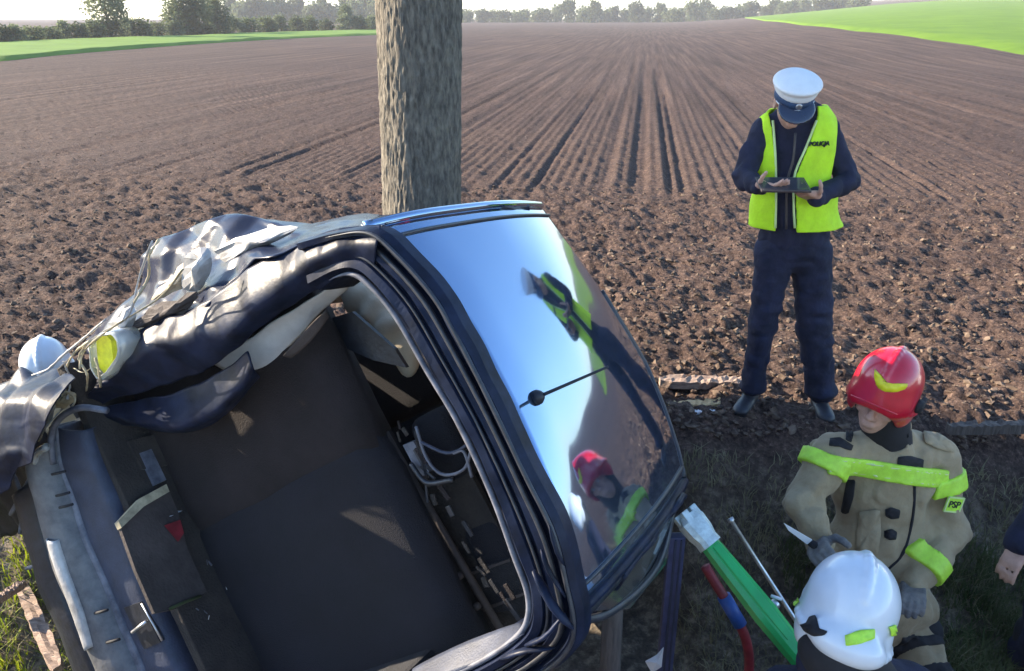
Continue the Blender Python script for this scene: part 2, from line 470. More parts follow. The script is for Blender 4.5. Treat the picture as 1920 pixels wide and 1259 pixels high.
def soil_relief(x, y):
    s, t = row_st(x, y)
    field = sstep(3.55, 3.95, y)
    rows = sstep(9.2, 11.2, t + .5 * noise3(s * .8, 1.5, 2)) * field
    head = field * (1 - rows * .62)
    n1 = noise3(x * 5.5, y * 5.5, 0.3); n2 = noise3(x * 13, y * 13, 5.1); n3 = noise3(x * 29, y * 29, 9.7)
    rel = head * (.040 * n1 + .040 * np.abs(n2) + .018 * n3 + .02 * noise3(x * 1.7, y * 1.7, 3))
    rel = rel + rows * .012 * np.cos(s * 2 * math.pi / .16) * (np.abs(np.arctan2(s, t)) < .5) * (t < 26)
    g = np.zeros_like(rel)
    near = (np.abs(s) < 40)
    for c, w, d in GROOVES:
        m = np.abs(s - c) < 3 * w
        if m.any(): g[m] -= d * np.exp(-((s[m] - c) / w) ** 2)
    rel = rel + rows * (g * 1.25)
    # verge and ditch: softer lumps
    rel = rel + (1 - field) * (.035 * noise3(x * 3.2, y * 3.2, 1) + .018 * noise3(x * 9, y * 9, 4) + .006 * noise3(x * 30, y * 30, 4))
    return rel

fine = np.arange(-41, 41.01, .165)
ang = np.radians(np.r_[np.arange(-180, -41, 5), fine, np.arange(45, 179, 5)])
def geo(a, b, q): return a * np.exp(np.arange(0, math.log(b / a), q))
rad_ = np.r_[np.linspace(.03, 1.6, 10), geo(1.7, 14, .0062), geo(14, 60, .012), geo(60, 900, .05), 900]
AA, RR = np.meshgrid(ang, rad_, indexing='ij')
gx, gy = RR * np.sin(AA), RR * np.cos(AA)
gz = ground_z(gx, gy) + soil_relief(gx, gy) * (1 - sstep(25, 60, RR))
na, nr = gx.shape
fa = grid_faces(na, nr)
last = np.arange(nr - 1) + (na - 1) * nr
wrap = np.stack([last, np.arange(nr - 1), np.arange(nr - 1) + 1, last + 1], 1)
gfaces = np.concatenate([fa, wrap])[:, ::-1]

def soil_material():
    m = bpy.data.materials.new('ploughed_soil'); m.use_nodes = True
    nt = m.node_tree; N = nt.nodes; Lk = nt.links
    b = N['Principled BSDF']; b.inputs['Roughness'].default_value = .95; b.inputs['Specular IOR Level'].default_value = .15
    tc = N.new('ShaderNodeTexCoord')
    def noise(scale, detail=5, vec=None, rough=.6):
        n = N.new('ShaderNodeTexNoise'); n.inputs['Scale'].default_value = scale; n.inputs['Detail'].default_value = detail
        n.inputs['Roughness'].default_value = rough
        Lk.new(vec or tc.outputs['Object'], n.inputs['Vector']); return n
    def ramp(src, stops):
        r = N.new('ShaderNodeValToRGB'); e = r.color_ramp.elements
        e[0].position, e[0].color = stops[0][0], (*stops[0][1], 1)
        e[1].position, e[1].color = stops[-1][0], (*stops[-1][1], 1)
        for p, c in stops[1:-1]:
            q = e.new(p); q.color = (*c, 1)
        Lk.new(src, r.inputs[0]); return r
    def mix(kind, fac, a, b_):
        x = N.new('ShaderNodeMix'); x.data_type = 'RGBA'; x.blend_type = kind
        if isinstance(fac, float): x.inputs['Factor'].default_value = fac
        else: Lk.new(fac, x.inputs['Factor'])
        Lk.new(a, x.inputs['A']); Lk.new(b_, x.inputs['B']); return x.outputs['Result']
    mp = N.new('ShaderNodeMapping'); mp.vector_type = 'POINT'
    rot = N.new('ShaderNodeVectorRotate'); rot.rotation_type = 'Z_AXIS'; rot.inputs['Angle'].default_value = ROW_AZ
    Lk.new(tc.outputs['Object'], rot.inputs['Vector'])
    mp.inputs['Scale'].default_value = (1, .018, 1); Lk.new(rot.outputs[0], mp.inputs[0])
    streak = noise(3.2, 6, mp.outputs[0], .7)
    fine = noise(38, 6, None, .75)
    mid = noise(6, 4)
    big = noise(.12, 3)
    c1 = ramp(fine.outputs['Fac'], [(.30, (.032, .023, .021)), (.45, (.075, .054, .046)), (.58, (.138, .100, .082)), (.70, (.29, .22, .175))])
    c2 = ramp(streak.outputs['Fac'], [(.34, (.022, .016, .016)), (.5, (.070, .050, .044)), (.66, (.130, .095, .080))])
    sep = N.new('ShaderNodeSeparateXYZ'); Lk.new(rot.outputs[0], sep.inputs[0])
    mr = N.new('ShaderNodeMapRange'); mr.inputs['From Min'].default_value = 9.0; mr.inputs['From Max'].default_value = 20.0
    Lk.new(sep.outputs['Y'], mr.inputs['Value'])
    mf = N.new('ShaderNodeMath'); mf.operation = 'MULTIPLY'; mf.inputs[1].default_value = .72
    Lk.new(mr.outputs[0], mf.inputs[0])
    col = mix('MIX', mf.outputs[0], c1.outputs[0], c2.outputs[0])
    vb = ramp(big.outputs['Fac'], [(.3, (.86, .83, .88)), (.7, (1.10, 1.04, 1.01))])
    col = mix('MULTIPLY', 1.0, col, vb.outputs[0])
    vm = ramp(mid.outputs['Fac'], [(.3, (.8, .78, .78)), (.7, (1.15, 1.12, 1.08))])
    col = mix('MULTIPLY', 1.0, col, vm.outputs[0])
    gr = noise(12, 8, None, .85)
    vg_ = ramp(gr.outputs['Fac'], [(.34, (.55, .54, .56)), (.5, (1, 1, 1)), (.64, (1.5, 1.45, 1.38))])
    col = mix('MULTIPLY', 1.0, col, vg_.outputs[0])
    # verge earth nearer than the field edge: dark humus with dead grass
    sep2 = N.new('ShaderNodeSeparateXYZ'); Lk.new(tc.outputs['Object'], sep2.inputs[0])
    mr2 = N.new('ShaderNodeMapRange'); mr2.inputs['From Min'].default_value = 3.35; mr2.inputs['From Max'].default_value = 3.75
    Lk.new(sep2.outputs['Y'], mr2.inputs['Value'])
    vg = noise(17, 6, None, .7)
    c3 = ramp(vg.outputs['Fac'], [(.32, (.06, .050, .044)), (.5, (.14, .118, .095)), (.66, (.36, .30, .23))])
    col = mix('MIX', mr2.outputs[0], c3.outputs[0], col)
    Lk.new(col, b.inputs['Base Color'])
    ad = N.new('ShaderNodeMath'); ad.operation = 'ADD'; Lk.new(fine.outputs['Fac'], ad.inputs[0]); Lk.new(streak.outputs['Fac'], ad.inputs[1])
    bp = N.new('ShaderNodeBump'); bp.inputs['Strength'].default_value = .8; bp.inputs['Distance'].default_value = .05
    Lk.new(ad.outputs[0], bp.inputs['Height']); Lk.new(bp.outputs[0], b.inputs['Normal'])
    return m
M['soil'] = soil_material()
M['clod'] = mat('soil_clod', (.060, .042, .034), .95, color2=(.19, .142, .108), scale=9, bump=.7, bscale=45, spec=.15)
ground = structure(mesh_obj('ploughed_field', np.stack([gx, gy, gz], -1).reshape(-1, 3), gfaces, M['soil'], smooth=True))

# loose clods strewn over the headland
def clods(n, name):
    bm = bmesh.new(); bmesh.ops.create_icosphere(bm, subdivisions=1, radius=1)
    bv = np.array([v.co[:] for v in bm.verts]); bf = np.array([[v.index for v in f.verts] for f in bm.faces]); bm.free()
    g = np.random.default_rng(5)
    t = 3.75 * np.exp(g.random(n) ** 1.1 * math.log(16 / 3.75)); a = np.radians(g.uniform(-38, 38, n))
    x = t * np.tan(a); y = t
    size = .005 + .020 * g.random(n) ** 4
    size *= np.where(t > 10.5, .65, 1)
    z = ground_z(x, y) + soil_relief(x, y) + size * .15
    keep = (ground_z(x, y) > -.12)
    x, y, z, size = x[keep], y[keep], z[keep], size[keep]; n = len(x)
    rv = bv[None] * (1 + .42 * g.standard_normal((n, len(bv), 1)))
    sc = size[:, None, None] * np.stack([g.uniform(.8, 1.5, n), g.uniform(.7, 1.1, n), g.uniform(.45, .85, n)], 1)[:, None, :]
    rv = rv * sc
    th = g.uniform(0, 6.28, n); c, s = np.cos(th)[:, None], np.sin(th)[:, None]
    X = rv[..., 0] * c - rv[..., 1] * s + x[:, None]; Y = rv[..., 0] * s + rv[..., 1] * c + y[:, None]; Z = rv[..., 2] + z[:, None]
    V = np.stack([X, Y, Z], -1).reshape(-1, 3)
    Fc = (bf[None] + (np.arange(n) * len(bv))[:, None, None]).reshape(-1, 3)
    o = mesh_obj(name, V, Fc, M['clod'])
    o['kind'] = 'stuff'; o['label'] = 'loose brown soil clods strewn over the field headland'; o['category'] = 'soil clods'
    return o
clods(24000, 'soil_clods')

# ------------------------------------------------------------------ green crop beyond the bare soil
M['crop'] = mat('young_green_crop', (.085, .165, .012), .9, color2=(.12, .22, .018), scale=.35, bump=.8, bscale=6, spec=.2)
M['crop_right'] = mat('bright_green_crop', (.085, .165, .004), .9, color2=(.12, .215, .007), scale=.25, bump=.8, bscale=6, spec=.2)
def crop(name, label, pxs, near, far, m):
    px = np.linspace(pxs[0], pxs[1], 90)
    vs = []
    K = 26
    for p in px:
        nr_, fr_ = np.interp(p, *zip(*near)), np.interp(p, *zip(*far))
        d = ray(p, 50); az = math.atan2(d[0], d[1])
        for k in range(K):
            r = nr_ * (fr_ / nr_) ** (k / (K - 1))
            x, y = r * math.sin(az), r * math.cos(az)
            z = float(ground_z(x, y)) + (.22 if k else -.05) + (.05 * float(noise3(x * .5, y * .5, 0)) if k else 0)
            vs.append((x, y, z))
    o = mesh_obj(name, np.array(vs), grid_faces(90, K)[:, ::-1], m, smooth=True)
    o['kind'] = 'structure'; o['label'] = label
    return o
def rng_at(py): return float(np.hypot(*Gz(960, py)[:2]))
crop('crop_field', 'strip of young green crop in front of the misty hedge',
     (-500, 760), [(-500, rng_at(130)), (0, rng_at(103)), (250, rng_at(87)), (430, rng_at(77)), (700, rng_at(66)), (760, rng_at(64))],
     [(-500, 72), (0, 79), (350, 100), (700, 140), (760, 150)], M['crop'])
crop('crop_field', 'bright green crop on the rise beside the bare field',
     (1395, 2500), [(1395, 330), (1430, 200), (1500, 125), (1600, 88), (1750, 66), (1920, 52), (2500, 30)],
     [(1395, 340), (1500, 330), (2500, 330)], M['crop_right'])

# ------------------------------------------------------------------ vegetation
def leaf_cloud(n, lumps, leaf, seed, flat=1.0):
    g = np.random.default_rng(seed)
    L = np.array([l[:3] for l in lumps]); Rr_ = np.array([l[3] for l in lumps])
    w = Rr_ ** 2.2; k = g.choice(len(L), n, p=w / w.sum())
    d = g.standard_normal((n, 3)); d /= np.linalg.norm(d, axis=1)[:, None]
    r = Rr_[k] * (g.random(n) ** .45) * (1 + .12 * g.standard_normal(n))
    c = L[k] + d * r[:, None] * np.array([1, 1, flat])
    a = g.standard_normal((n, 3)); a /= np.linalg.norm(a, axis=1)[:, None]
    b = np.cross(a, g.standard_normal((n, 3))); b /= np.linalg.norm(b, axis=1)[:, None]
    s = leaf * g.uniform(.5, 1.4, n)[:, None]
    V = np.stack([c - a * s, c + b * s * .6, c + a * s, c - b * s * .6], 1).reshape(-1, 3)
    return V, np.arange(4 * n).reshape(-1, 4)
def random_lumps(w, h, n, seed, base=.25):
    g = np.random.default_rng(seed); out = []
    for i in range(n):
        t = g.random()
        z = h * (base + (1 - base) * t)
        sp = w * .5 * math.sin(math.pi * min(1, .25 + .7 * t)) ** .7
        a = g.uniform(0, 6.28); q = sp * g.random() ** .6 * .75
        out.append((q * math.cos(a), q * math.sin(a), z * .88, w * g.uniform(.16, .27)))
    return out
M['bark_far'] = mat('far_bark', (.08, .065, .05), .9, var=.3, scale=4)
def foliage(name, c1, c2, sc): 
    m = mat(name, c1, .8, color2=c2, scale=sc, spec=.2, leafy=.5); return m
M['leaf_pale'] = foliage('pale_spring_leaves', (.11, .14, .08), (.17, .20, .11), .8)
M['leaf_mid'] = foliage('mid_green_leaves', (.085, .115, .055), (.13, .155, .075), .8)
M['leaf_dark'] = foliage('dark_hedge_leaves', (.05, .07, .035), (.08, .10, .05), .8)
def shrub_meshes(kind, n_leaf, w, h, nl, seed, leaf, m, trunk=.12, base=.25):
    V, Fc = leaf_cloud(n_leaf, random_lumps(w, h, nl, seed, base), leaf, seed)
    crown = (V, Fc, m)
    b = MB(); g = random.Random(seed)
    b.tube([(0, 0, -.3), (.03, 0, h * .25), (-.02, .03, h * .6)], [trunk, trunk * .8, trunk * .35], 7)
    for k in range(5):
        a = g.uniform(0, 6.28); q = w * .3
        b.tube([(0, 0, h * .2 + .05 * k * h), (q * .5 * math.cos(a), q * .5 * math.sin(a), h * (.4 + .06 * k)), (q * math.cos(a), q * math.sin(a), h * (.6 + .06 * k))], [trunk * .5, trunk * .3, trunk * .12], 5)
    return crown, b
PROTO = {}
def plant(kind, proto, name, x, y, sx, sz, label, cat, group, rot=0.0):
    root = empty(name, (x, y, float(ground_z(x, y))), label, cat, group)
    root.rotation_euler = (0, 0, rot); root.scale = (sx, sx, sz)
    if kind not in PROTO:
        (V, Fc, m), tb = proto()
        c = mesh_obj('crown', V, Fc, m, root); t = tb.build('trunk', M['bark_far'], root, True)
        PROTO[kind] = (c, t)
    else:
        for src in PROTO[kind]:
            q = src.copy(); COL.objects.link(q); q.parent = root
    return root
bush_kinds = [lambda: shrub_meshes('b', 1300, 3.4, 2.2, 16, 1, .17, M['leaf_mid'], .07, .05),
              lambda: shrub_meshes('b', 1300, 3.0, 2.5, 14, 2, .16, M['leaf_pale'], .07, .05),
              lambda: shrub_meshes('b', 1300, 3.8, 1.9, 18, 3, .17, M['leaf_dark'], .07, .05)]
def place_px(px, r):
    d = ray(px, 50); az = math.atan2(d[0], d[1]); return r * math.sin(az), r * math.cos(az)
g = random.Random(3)
kinds_txt = ['mid green bush in the misty hedge behind the crop strip', 'pale green bush in the misty hedge behind the crop strip', 'low dark bush in the misty hedge behind the crop strip']
px = -120
i = 0
while px < 700:
    r = 81 + g.uniform(-1, 2) + max(0, px) * .088
    x, y = place_px(px, r); k = [0, 1, 2, 0, 2, 1, 0][i % 7]
    plant('bush%d' % k, bush_kinds[k], 'hedge_bush', x, y, g.uniform(.85, 1.15) * r / 120, g.uniform(.55, .82) * r / 100, kinds_txt[k], 'bush', 'bushes in the hedge', g.uniform(0, 6))
    px += g.uniform(24, 34); i += 1
# two round trees in the hedge
t1 = lambda: shrub_meshes('t', 5200, 5.2, 8.2, 34, 21, .17, M['leaf_pale'], .16, .22)
t2 = lambda: shrub_meshes('t', 6000, 6.2, 6.0, 40, 22, .17, M['leaf_mid'], .16, .12)
x, y = place_px(203, 99); plant('tree1', t1, 'hedge_tree', x, y, 1.0, 1.0, 'tall pale misty tree standing alone in the hedge', 'tree', 'trees in the hedge')
x, y = place_px(350, 112); plant('tree2', t2, 'hedge_tree', x, y, 1.05, .95, 'broad bushy tree in the hedge, beside a smaller round one', 'tree', 'trees in the hedge')
x, y = place_px(408, 117); plant('tree2', t2, 'hedge_tree', x, y, .68, .86, 'small round tree touching the broad bushy hedge tree', 'tree', 'trees in the hedge', 2.0)
x, y = place_px(650, 140); plant('tree1', t1, 'hedge_tree', x, y, .6, .5, 'small slender tree at the end of the hedge near the trunk', 'tree', 'trees in the hedge', 1.0)
# far wooded ridge and the tree line on the horizon
far_kinds = [lambda: shrub_meshes('f', 1100, 13, 9, 14, 31, .75, M['leaf_dark'], .3, .02),
             lambda: shrub_meshes('f', 1100, 16, 7, 16, 32, .75, M['leaf_mid'], .3, .02)]
fl = ['dark round tree on the horizon', 'broad low green tree on the horizon']
i = 0
for px in np.arange(440, 1600, 21.0):
    r = 345 + g.uniform(-12, 25)
    if px < 720: r = 300 + g.uniform(-10, 10)
    x, y = place_px(px + g.uniform(-6, 6), r)
    hs = np.interp(px, [440, 700, 870, 900, 1050, 1100, 1300, 1420, 1600], [1.0, .95, .62, .55, .7, .8, .62, .55, .6])
    if 1040 < px < 1075: hs *= 1.5
    if 1290 < px < 1330: hs *= 1.35
    k = i % 2
    plant('far%d' % k, far_kinds[k], 'horizon_tree', x, y, g.uniform(.55, .75), hs * g.uniform(.75, 1.1), fl[k] + (' behind the hedge' if px < 720 else ' at the far end of the bare field' if px < 1400 else ' behind the green rise'), 'tree', 'trees along the horizon', g.uniform(0, 6)); i += 1

# ------------------------------------------------------------------ the roadside tree beside the wreck
def bark_material():
    m = mat('rough_bark', (.072, .066, .059), .95, color2=(.21, .188, .155), scale=26, bump=1.0, bscale=60, aniso=(1.6, 1.6, .5), spec=.15)
    return m
M['bark'] = bark_material()
tree_base = Wy(781, 400, 4.38); tree_base[2] = float(ground_z(tree_base[0], tree_base[1])) - .1
tree = empty('roadside_tree', tree_base, 'thick straight roadside tree trunk with ridged bark behind the wreck', 'tree')
NA, NZ = 260, 520
th = np.linspace(0, 2 * math.pi, NA, endpoint=False)[:, None]
hz = np.linspace(0, 6.0, NZ)[None, :]
rad0 = .224 + .10 * np.exp(-hz / .35) - .006 * hz - .012 * (hz > 0) * hz * 0
cxn, sxn = np.cos(th), np.sin(th)
wob = .25 * noise3(hz * 1.2, 0, 0)
ridge = noise3((cxn * 7.5 + wob * .6), sxn * 7.5, hz * 7.0)
ridge2 = noise3(cxn * 15, sxn * 15 + 7, hz * 15)
r3 = noise3(cxn * 26, sxn * 26, hz * 26)
rr = rad0 + .004 * (1 - 2 * np.abs(ridge)) * .8 + .004 * (1 - 2 * np.abs(ridge2)) + .005 * r3 + .012 * noise3(cxn * 1.2, sxn * 1.2, hz * .8)
lean = .028 * hz
tv = np.stack([rr * cxn + lean, rr * sxn + 0 * hz, hz + 0 * cxn], -1).reshape(-1, 3)
tf = np.concatenate([grid_faces(NA, NZ), np.stack([np.arange(NZ - 1) + (NA - 1) * NZ, np.arange(NZ - 1), np.arange(NZ - 1) + 1, np.arange(NZ - 1) + 1 + (NA - 1) * NZ], 1)])
mesh_obj('trunk', tv, tf, M['bark'], tree, smooth=True)
gl = random.Random(9)
lumps = []
for k in range(9):
    a = k * 2.4; h0 = 4.6 + .16 * k; q = gl.uniform(1.2, 2.6); up = gl.uniform(1.6, 3.6)
    b = MB(); l0 = +.028 * h0
    b.tube([(l0, 0, h0), (l0 + q * .45 * math.cos(a), q * .45 * math.sin(a), h0 + up * .55), (l0 + q * math.cos(a), q * math.sin(a), h0 + up), (l0 + q * 1.25 * math.cos(a + .2), q * 1.25 * math.sin(a + .2), h0 + up * 1.4)], [.10, .07, .045, .02], 8)
    b.build('limb', M['bark'], tree, True)
    for s in (.75, 1.0, 1.3): lumps.append((l0 + q * s * math.cos(a), q * s * math.sin(a), h0 + up * (.5 + .5 * s), gl.uniform(.5, .85)))
V, Fc = leaf_cloud(9000, lumps, .06, 44)
mesh_obj('crown', V, Fc, M['leaf_mid'], tree)
# ------------------------------------------------------------------ the wrecked car, lying on its right side with its roof to the right
CR = np.array([[0.45385714390623266, 0.4527807431918598, 0.7674654985860305], [-0.38825182751214204, 0.8757100989812787, -0.287040660840378], [-0.8020437714730781, -0.16769442786457206, 0.5732402354200328]])
CT = np.array([-0.08926459082673223, 1.7241286648274732, 1.1634920636402086])
Mx = Matrix([[*CR[0], CT[0]], [*CR[1], CT[1]], [*CR[2], CT[2]], [0, 0, 0, 1]])
car = empty('wrecked_car', CT, 'crushed dark car lying on its side in the ditch with its boot torn open', 'car', matrix=Mx)
_co = CR.T @ (_O - CT)
def pv(px, py, v):                       # sight line meets the car's cross plane v (car axes: u right, v forward, w up)
    d = CR.T @ ray(px, py); return _co + d * ((v - _co[1]) / d[1])
def pw(px, py, w):
    d = CR.T @ ray(px, py); return _co + d * ((w - _co[2]) / d[2])
def toworld(p): return CR @ np.asarray(p, float) + CT
def patch(rows, name, m, n=60, sub=6, crumple=0.0, cf=7.0, seed=0., th=.004, smooth=True, parent=None):
    """rows: polylines of car-space points; lofted into a bent sheet with thickness"""
    R_ = [spline(r, n) for r in rows]
    full = spline(np.array(R_).reshape(len(rows), -1), (len(rows) - 1) * sub + 1).reshape(-1, n, 3)
    if crumple:                              # straight fold lines in many directions, as in crushed sheet steel
        g_ = np.random.default_rng(int(seed * 10) + 3); p = full; d = np.zeros_like(full)
        for k in range(7):
            kd = g_.standard_normal(3); kd /= np.linalg.norm(kd); od = g_.standard_normal(3); od /= np.linalg.norm(od)
            ph = (p @ kd) * cf * g_.uniform(.35, 1.3) + g_.random() + .25 * noise3(p[..., 0] * 3 + k, p[..., 1] * 3, p[..., 2] * 3)
            d += (np.abs((ph % 1.0) - .5) * 4 - 1)[..., None] * od * g_.uniform(.3, .8)
        full = full + crumple * d * .75
    o = mesh_obj(name, full.reshape(-1, 3), grid_faces(full.shape[0], n), m, parent or car, smooth)
    if th: solidify(o, th)
    return o
def V3(l, v): return np.array([pv(a, b, v) for a, b in l])

# --- roof: curved glossy sheet
rear_px = [(712, 424), (760, 468), (825, 544), (870, 619), (945, 769), (1000, 885), (1050, 982), (1075, 1080), (1091, 1160)]
RU = np.linspace(-.575, .575, 61)
def roof_w(u, v):
    return .055 * (1 - (u / .6) ** 2) - .16 * np.clip(.32 - v, 0, 1) ** 2 * 2.2 - .11 * np.clip(v - .62, 0, 1) ** 2 + .012 * np.sin(3.1 * v) - .05
rear_c = np.array([pw(a, b, -.03) for a, b in rear_px])
front_c = np.array([pw(a, b, -.06) for a, b in [(1031, 381), (1062, 440), (1099, 502), (1151, 588), (1215, 682), (1252, 760), (1284, 838), (1300, 890)]])
NV = 50
uu = np.linspace(0, 1, 61)
vert = []
for a in uu:
    u_r = -.55 + 1.11 * a
    v0 = np.interp(u_r, rear_c[:, 0], rear_c[:, 1]); 
    u_f = front_c[0, 0] + (front_c[-1, 0] - front_c[0, 0]) * a
    v1 = np.interp(u_f, front_c[:, 0], front_c[:, 1])
    for b in np.linspace(0, 1, NV):
        u = u_r + (u_f - u_r) * b; v = v0 + (v1 - v0) * b
        w = roof_w(u, v) + .0012 * float(noise3(u * 6, v * 6, 0))
        vert.append((u, v, w))
vert = np.array(vert)
roof = mesh_obj('roof', vert, grid_faces(61, NV), M['paint'], car, True); solidify(roof, .012, -1)
RG = vert.reshape(61, NV, 3)
# side rails of the roof and the front edge trim
def roof_line(i0, lift=.006): return RG[i0] + np.array([0, 0, lift])
b = MB(); b.tube(RG[0] + np.array([-.012, 0, -.004]), .016, 8); b.build('roof_rail', M['paint'], car, True)
b = MB(); b.tube(RG[2] + np.array([0, 0, .003]), .006, 6); b.build('roof_ditch_moulding', M['rubber'], car, True)
b = MB(); b.tube(RG[-1] + np.array([.012, 0, -.006]), .016, 8); b.build('roof_rail', M['pillar'], car, True)
b = MB(); b.tube(RG[-3] + np.array([0, 0, .003]), .006, 6); b.build('roof_ditch_moulding', M['rubber'], car, True)
b = MB(); b.tube(RG[20:, -1] + np.array([0, .006, -.004]), .014, 8, flat=.7); b.build('windscreen_seal', M['black_plastic'], car, True)
# antenna
base = pw(998, 750, .0); bi = np.array([base[0], base[1], float(roof_w(base[0], base[1])) + .004])
ant = MB(); ant.lathe([(.022, -.004), (.021, .006), (.014, .016), (.006, .022)], 20, bi)
ao = ant.build('antenna_base', M['black_plastic'], car, True)
tip = pv(1140, 688, bi[1] + .03)
am = MB(); am.tube([bi + (0, 0, .015), bi + (tip - bi) * .12, tip], [.006, .005, .0035], 8); am.build('mast', M['black_plastic'], ao, True)

# --- rear opening frame along the roof and the lower pillar
outer = [(560, 452), (640, 432), (705, 430), (760, 474), (825, 548), (870, 623), (945, 773), (1000, 888), (1050, 986), (1075, 1086), (1091, 1165), (1080, 1215), (1030, 1262), (930, 1312), (800, 1372)]
inner = [(590, 545), (630, 520), (665, 515), (700, 540), (745, 595), (800, 690), (865, 800), (925, 930), (965, 1040), (990, 1110), (990, 1160), (968, 1195), (910, 1235), (830, 1275), (720, 1330)]
prof = [(-.02, .05), (0, .012), (.06, -.012), (.16, -.012), (.22, .02), (.34, .028), (.40, .0), (.50, -.006), (.58, .012), (.64, .014), (.70, -.010), (.84, -.014), (.92, .006), (1.0, .016), (1.03, .06), (1.05, .16)]
O_, I_ = spline(V3(outer, 0), 120), spline(V3(inner, 0), 120)
rows = []
for t, dv in prof:
    r = O_ + (I_ - O_) * t; r[:, 1] += dv + .004 * noise3(r[:, 0] * 14, t * 5, r[:, 2] * 14)
    rows.append(r)
o = mesh_obj('tailgate_frame', np.array(rows).reshape(-1, 3), grid_faces(len(rows), 120), M['pillar'], car, False); solidify(o, .004)
# grooves and seals running along the frame
for t, dv, r_, m_, nm in [(1.0, -.004, .008, 'dusty_rubber', 'weather_seal'), (.62, -.006, .004, 'rubber', 'seal_lip'), (.37, .0, .007, 'rubber', 'drain_channel_seal'), (.10, -.016, .006, 'rubber', 'roof_edge_seal')]:
    l = O_ + (I_ - O_) * t; l[:, 1] += dv
    l = l[6:]; b = MB(); b.tube(l, [r_ * min(1, .1 + k_ / 14) for k_ in range(len(l))], 8); b.build(nm, M[m_], car, True)
# bent reinforcements and dirt-caked scraps in the lower corner of the frame
for k, (a, c, w_) in enumerate([((1000, 1070), (1075, 1180), .018), ((1015, 1030), (1060, 1120), .010), ((985, 1210), (1060, 1150), .014), ((940, 1235), (1040, 1215), .016), ((1030, 985), (1058, 1060), .009)]):
    p, q = pv(*a, -.03), pv(*c, -.025)
    b = MB(); mid = (p + q) / 2 + np.array([.012 * (-1) ** k, -.012, 0])
    b.tube(spline([p, mid, q], 9), [w_ * .4, w_ * .8, w_, w_ * .9, w_, w_ * .8, w_ * .9, w_ * .6, w_ * .3], 7, flat=.5)
    b.build('bent_bracket', M['pillar'], car, True)
# --- crushed left quarter panel (now on top) and pillar
r0 = V3([(160, 640), (200, 598), (245, 560), (258, 500), (290, 448), (345, 428), (400, 412), (440, 404), (500, 416), (575, 411), (640, 409), (712, 412)], .30)
r1 = V3([(170, 668), (215, 622), (265, 590), (310, 540), (350, 500), (400, 470), (450, 450), (500, 440), (545, 428), (590, 420), (650, 416), (714, 418)], .20)
r2 = V3([(190, 700), (240, 645), (300, 608), (350, 587), (395, 562), (440, 527), (490, 494), (540, 470), (590, 449), (630, 433), (670, 424), (716, 424)], .03)
r3 = V3([(170, 735), (235, 690), (290, 652), (350, 640), (420, 625), (470, 580), (520, 540), (560, 510), (590, 490), (625, 475), (660, 462), (705, 462)], -.02)
r4 = V3([(140, 768), (220, 748), (300, 722), (370, 700), (430, 660), (490, 610), (540, 575), (580, 548), (610, 530), (640, 519), (665, 514), (692, 528)], .03)
patch([r0, r1, r2], 'quarter_panel', M['scuffed'], 150, 18, .022, 6.0, 1.3)
patch([r2 - (0, .006, 0), r3, r4], 'rear_pillar', M['pillar'], 160, 16, .011, 7.0, 4.0)
# hanging fold of the pillar lining
f0 = V3([(120, 800), (180, 768), (260, 752), (330, 738), (385, 715), (430, 690), (465, 660)], .04)
f1 = V3([(130, 815), (190, 785), (265, 790), (330, 798), (390, 775), (440, 735), (475, 690)], .02)
f2 = V3([(150, 822), (200, 798), (270, 802), (335, 810), (395, 795), (450, 748), (485, 705)], .07)
patch([f0, f1, f2], 'pillar_lining', M['pillar'], 90, 12, .008, 6, 2.2)
# pale inner trim of the quarter light
t0 = V3([(395, 680), (470, 632), (540, 588), (600, 548), (640, 522), (660, 520)], .10)
t1 = V3([(440, 704), (500, 690), (552, 640), (590, 598), (622, 568), (650, 540)], .16)
patch([t0, t1], 'inner_trim', M['pale_trim'], 40, 10, .006, 8, 3)
t0 = V3([(530, 668), (560, 636), (590, 600), (610, 580)], .10); t1 = V3([(545, 672), (575, 650), (600, 618), (616, 592)], .12)
patch([t0, t1], 'stained_trim', M['brown_trim'], 20, 4, .004, 8, 3)
# torn pale plastic and foil pieces folded over the panel
def scrap(name, m, pts, v, cr=.012, seed=0.):
    c = np.mean(pts, axis=0); out = V3(pts, v); inn = V3([(c[0] + (a - c[0]) * .3, c[1] + (b - c[1]) * .3) for a, b in pts], v - .03)
    out = np.vstack([out, out[:1]]); inn = np.vstack([inn, inn[:1]])
    o = patch([out, inn, np.tile(inn.mean(0) + (0, -.005, 0), (len(inn), 1))], name, m, 18, 2, cr * 1.4, 16, seed, .003, smooth=False); return o
scrap('torn_plastic', M['torn'], [(352, 480), (385, 462), (395, 490), (388, 520), (370, 545), (345, 540)], .06, .010, 1)
scrap('torn_plastic', M['torn'], [(205, 610), (250, 575), (262, 590), (245, 620), (225, 640), (200, 650)], .04, .012, 2)
scrap('torn_plastic', M['brown_trim'], [(250, 605), (300, 570), (365, 552), (350, 580), (290, 605), (245, 622)], .04, .012, 3)
scrap('torn_plastic', M['torn'], [(400, 470), (460, 440), (560, 425), (540, 440), (470, 470), (420, 492)], .12, .008, 4)
scrap('foil_strip', M['airbag'], [(285, 560), (330, 510), (360, 488), (350, 530), (300, 560)], .08, .010, 5)
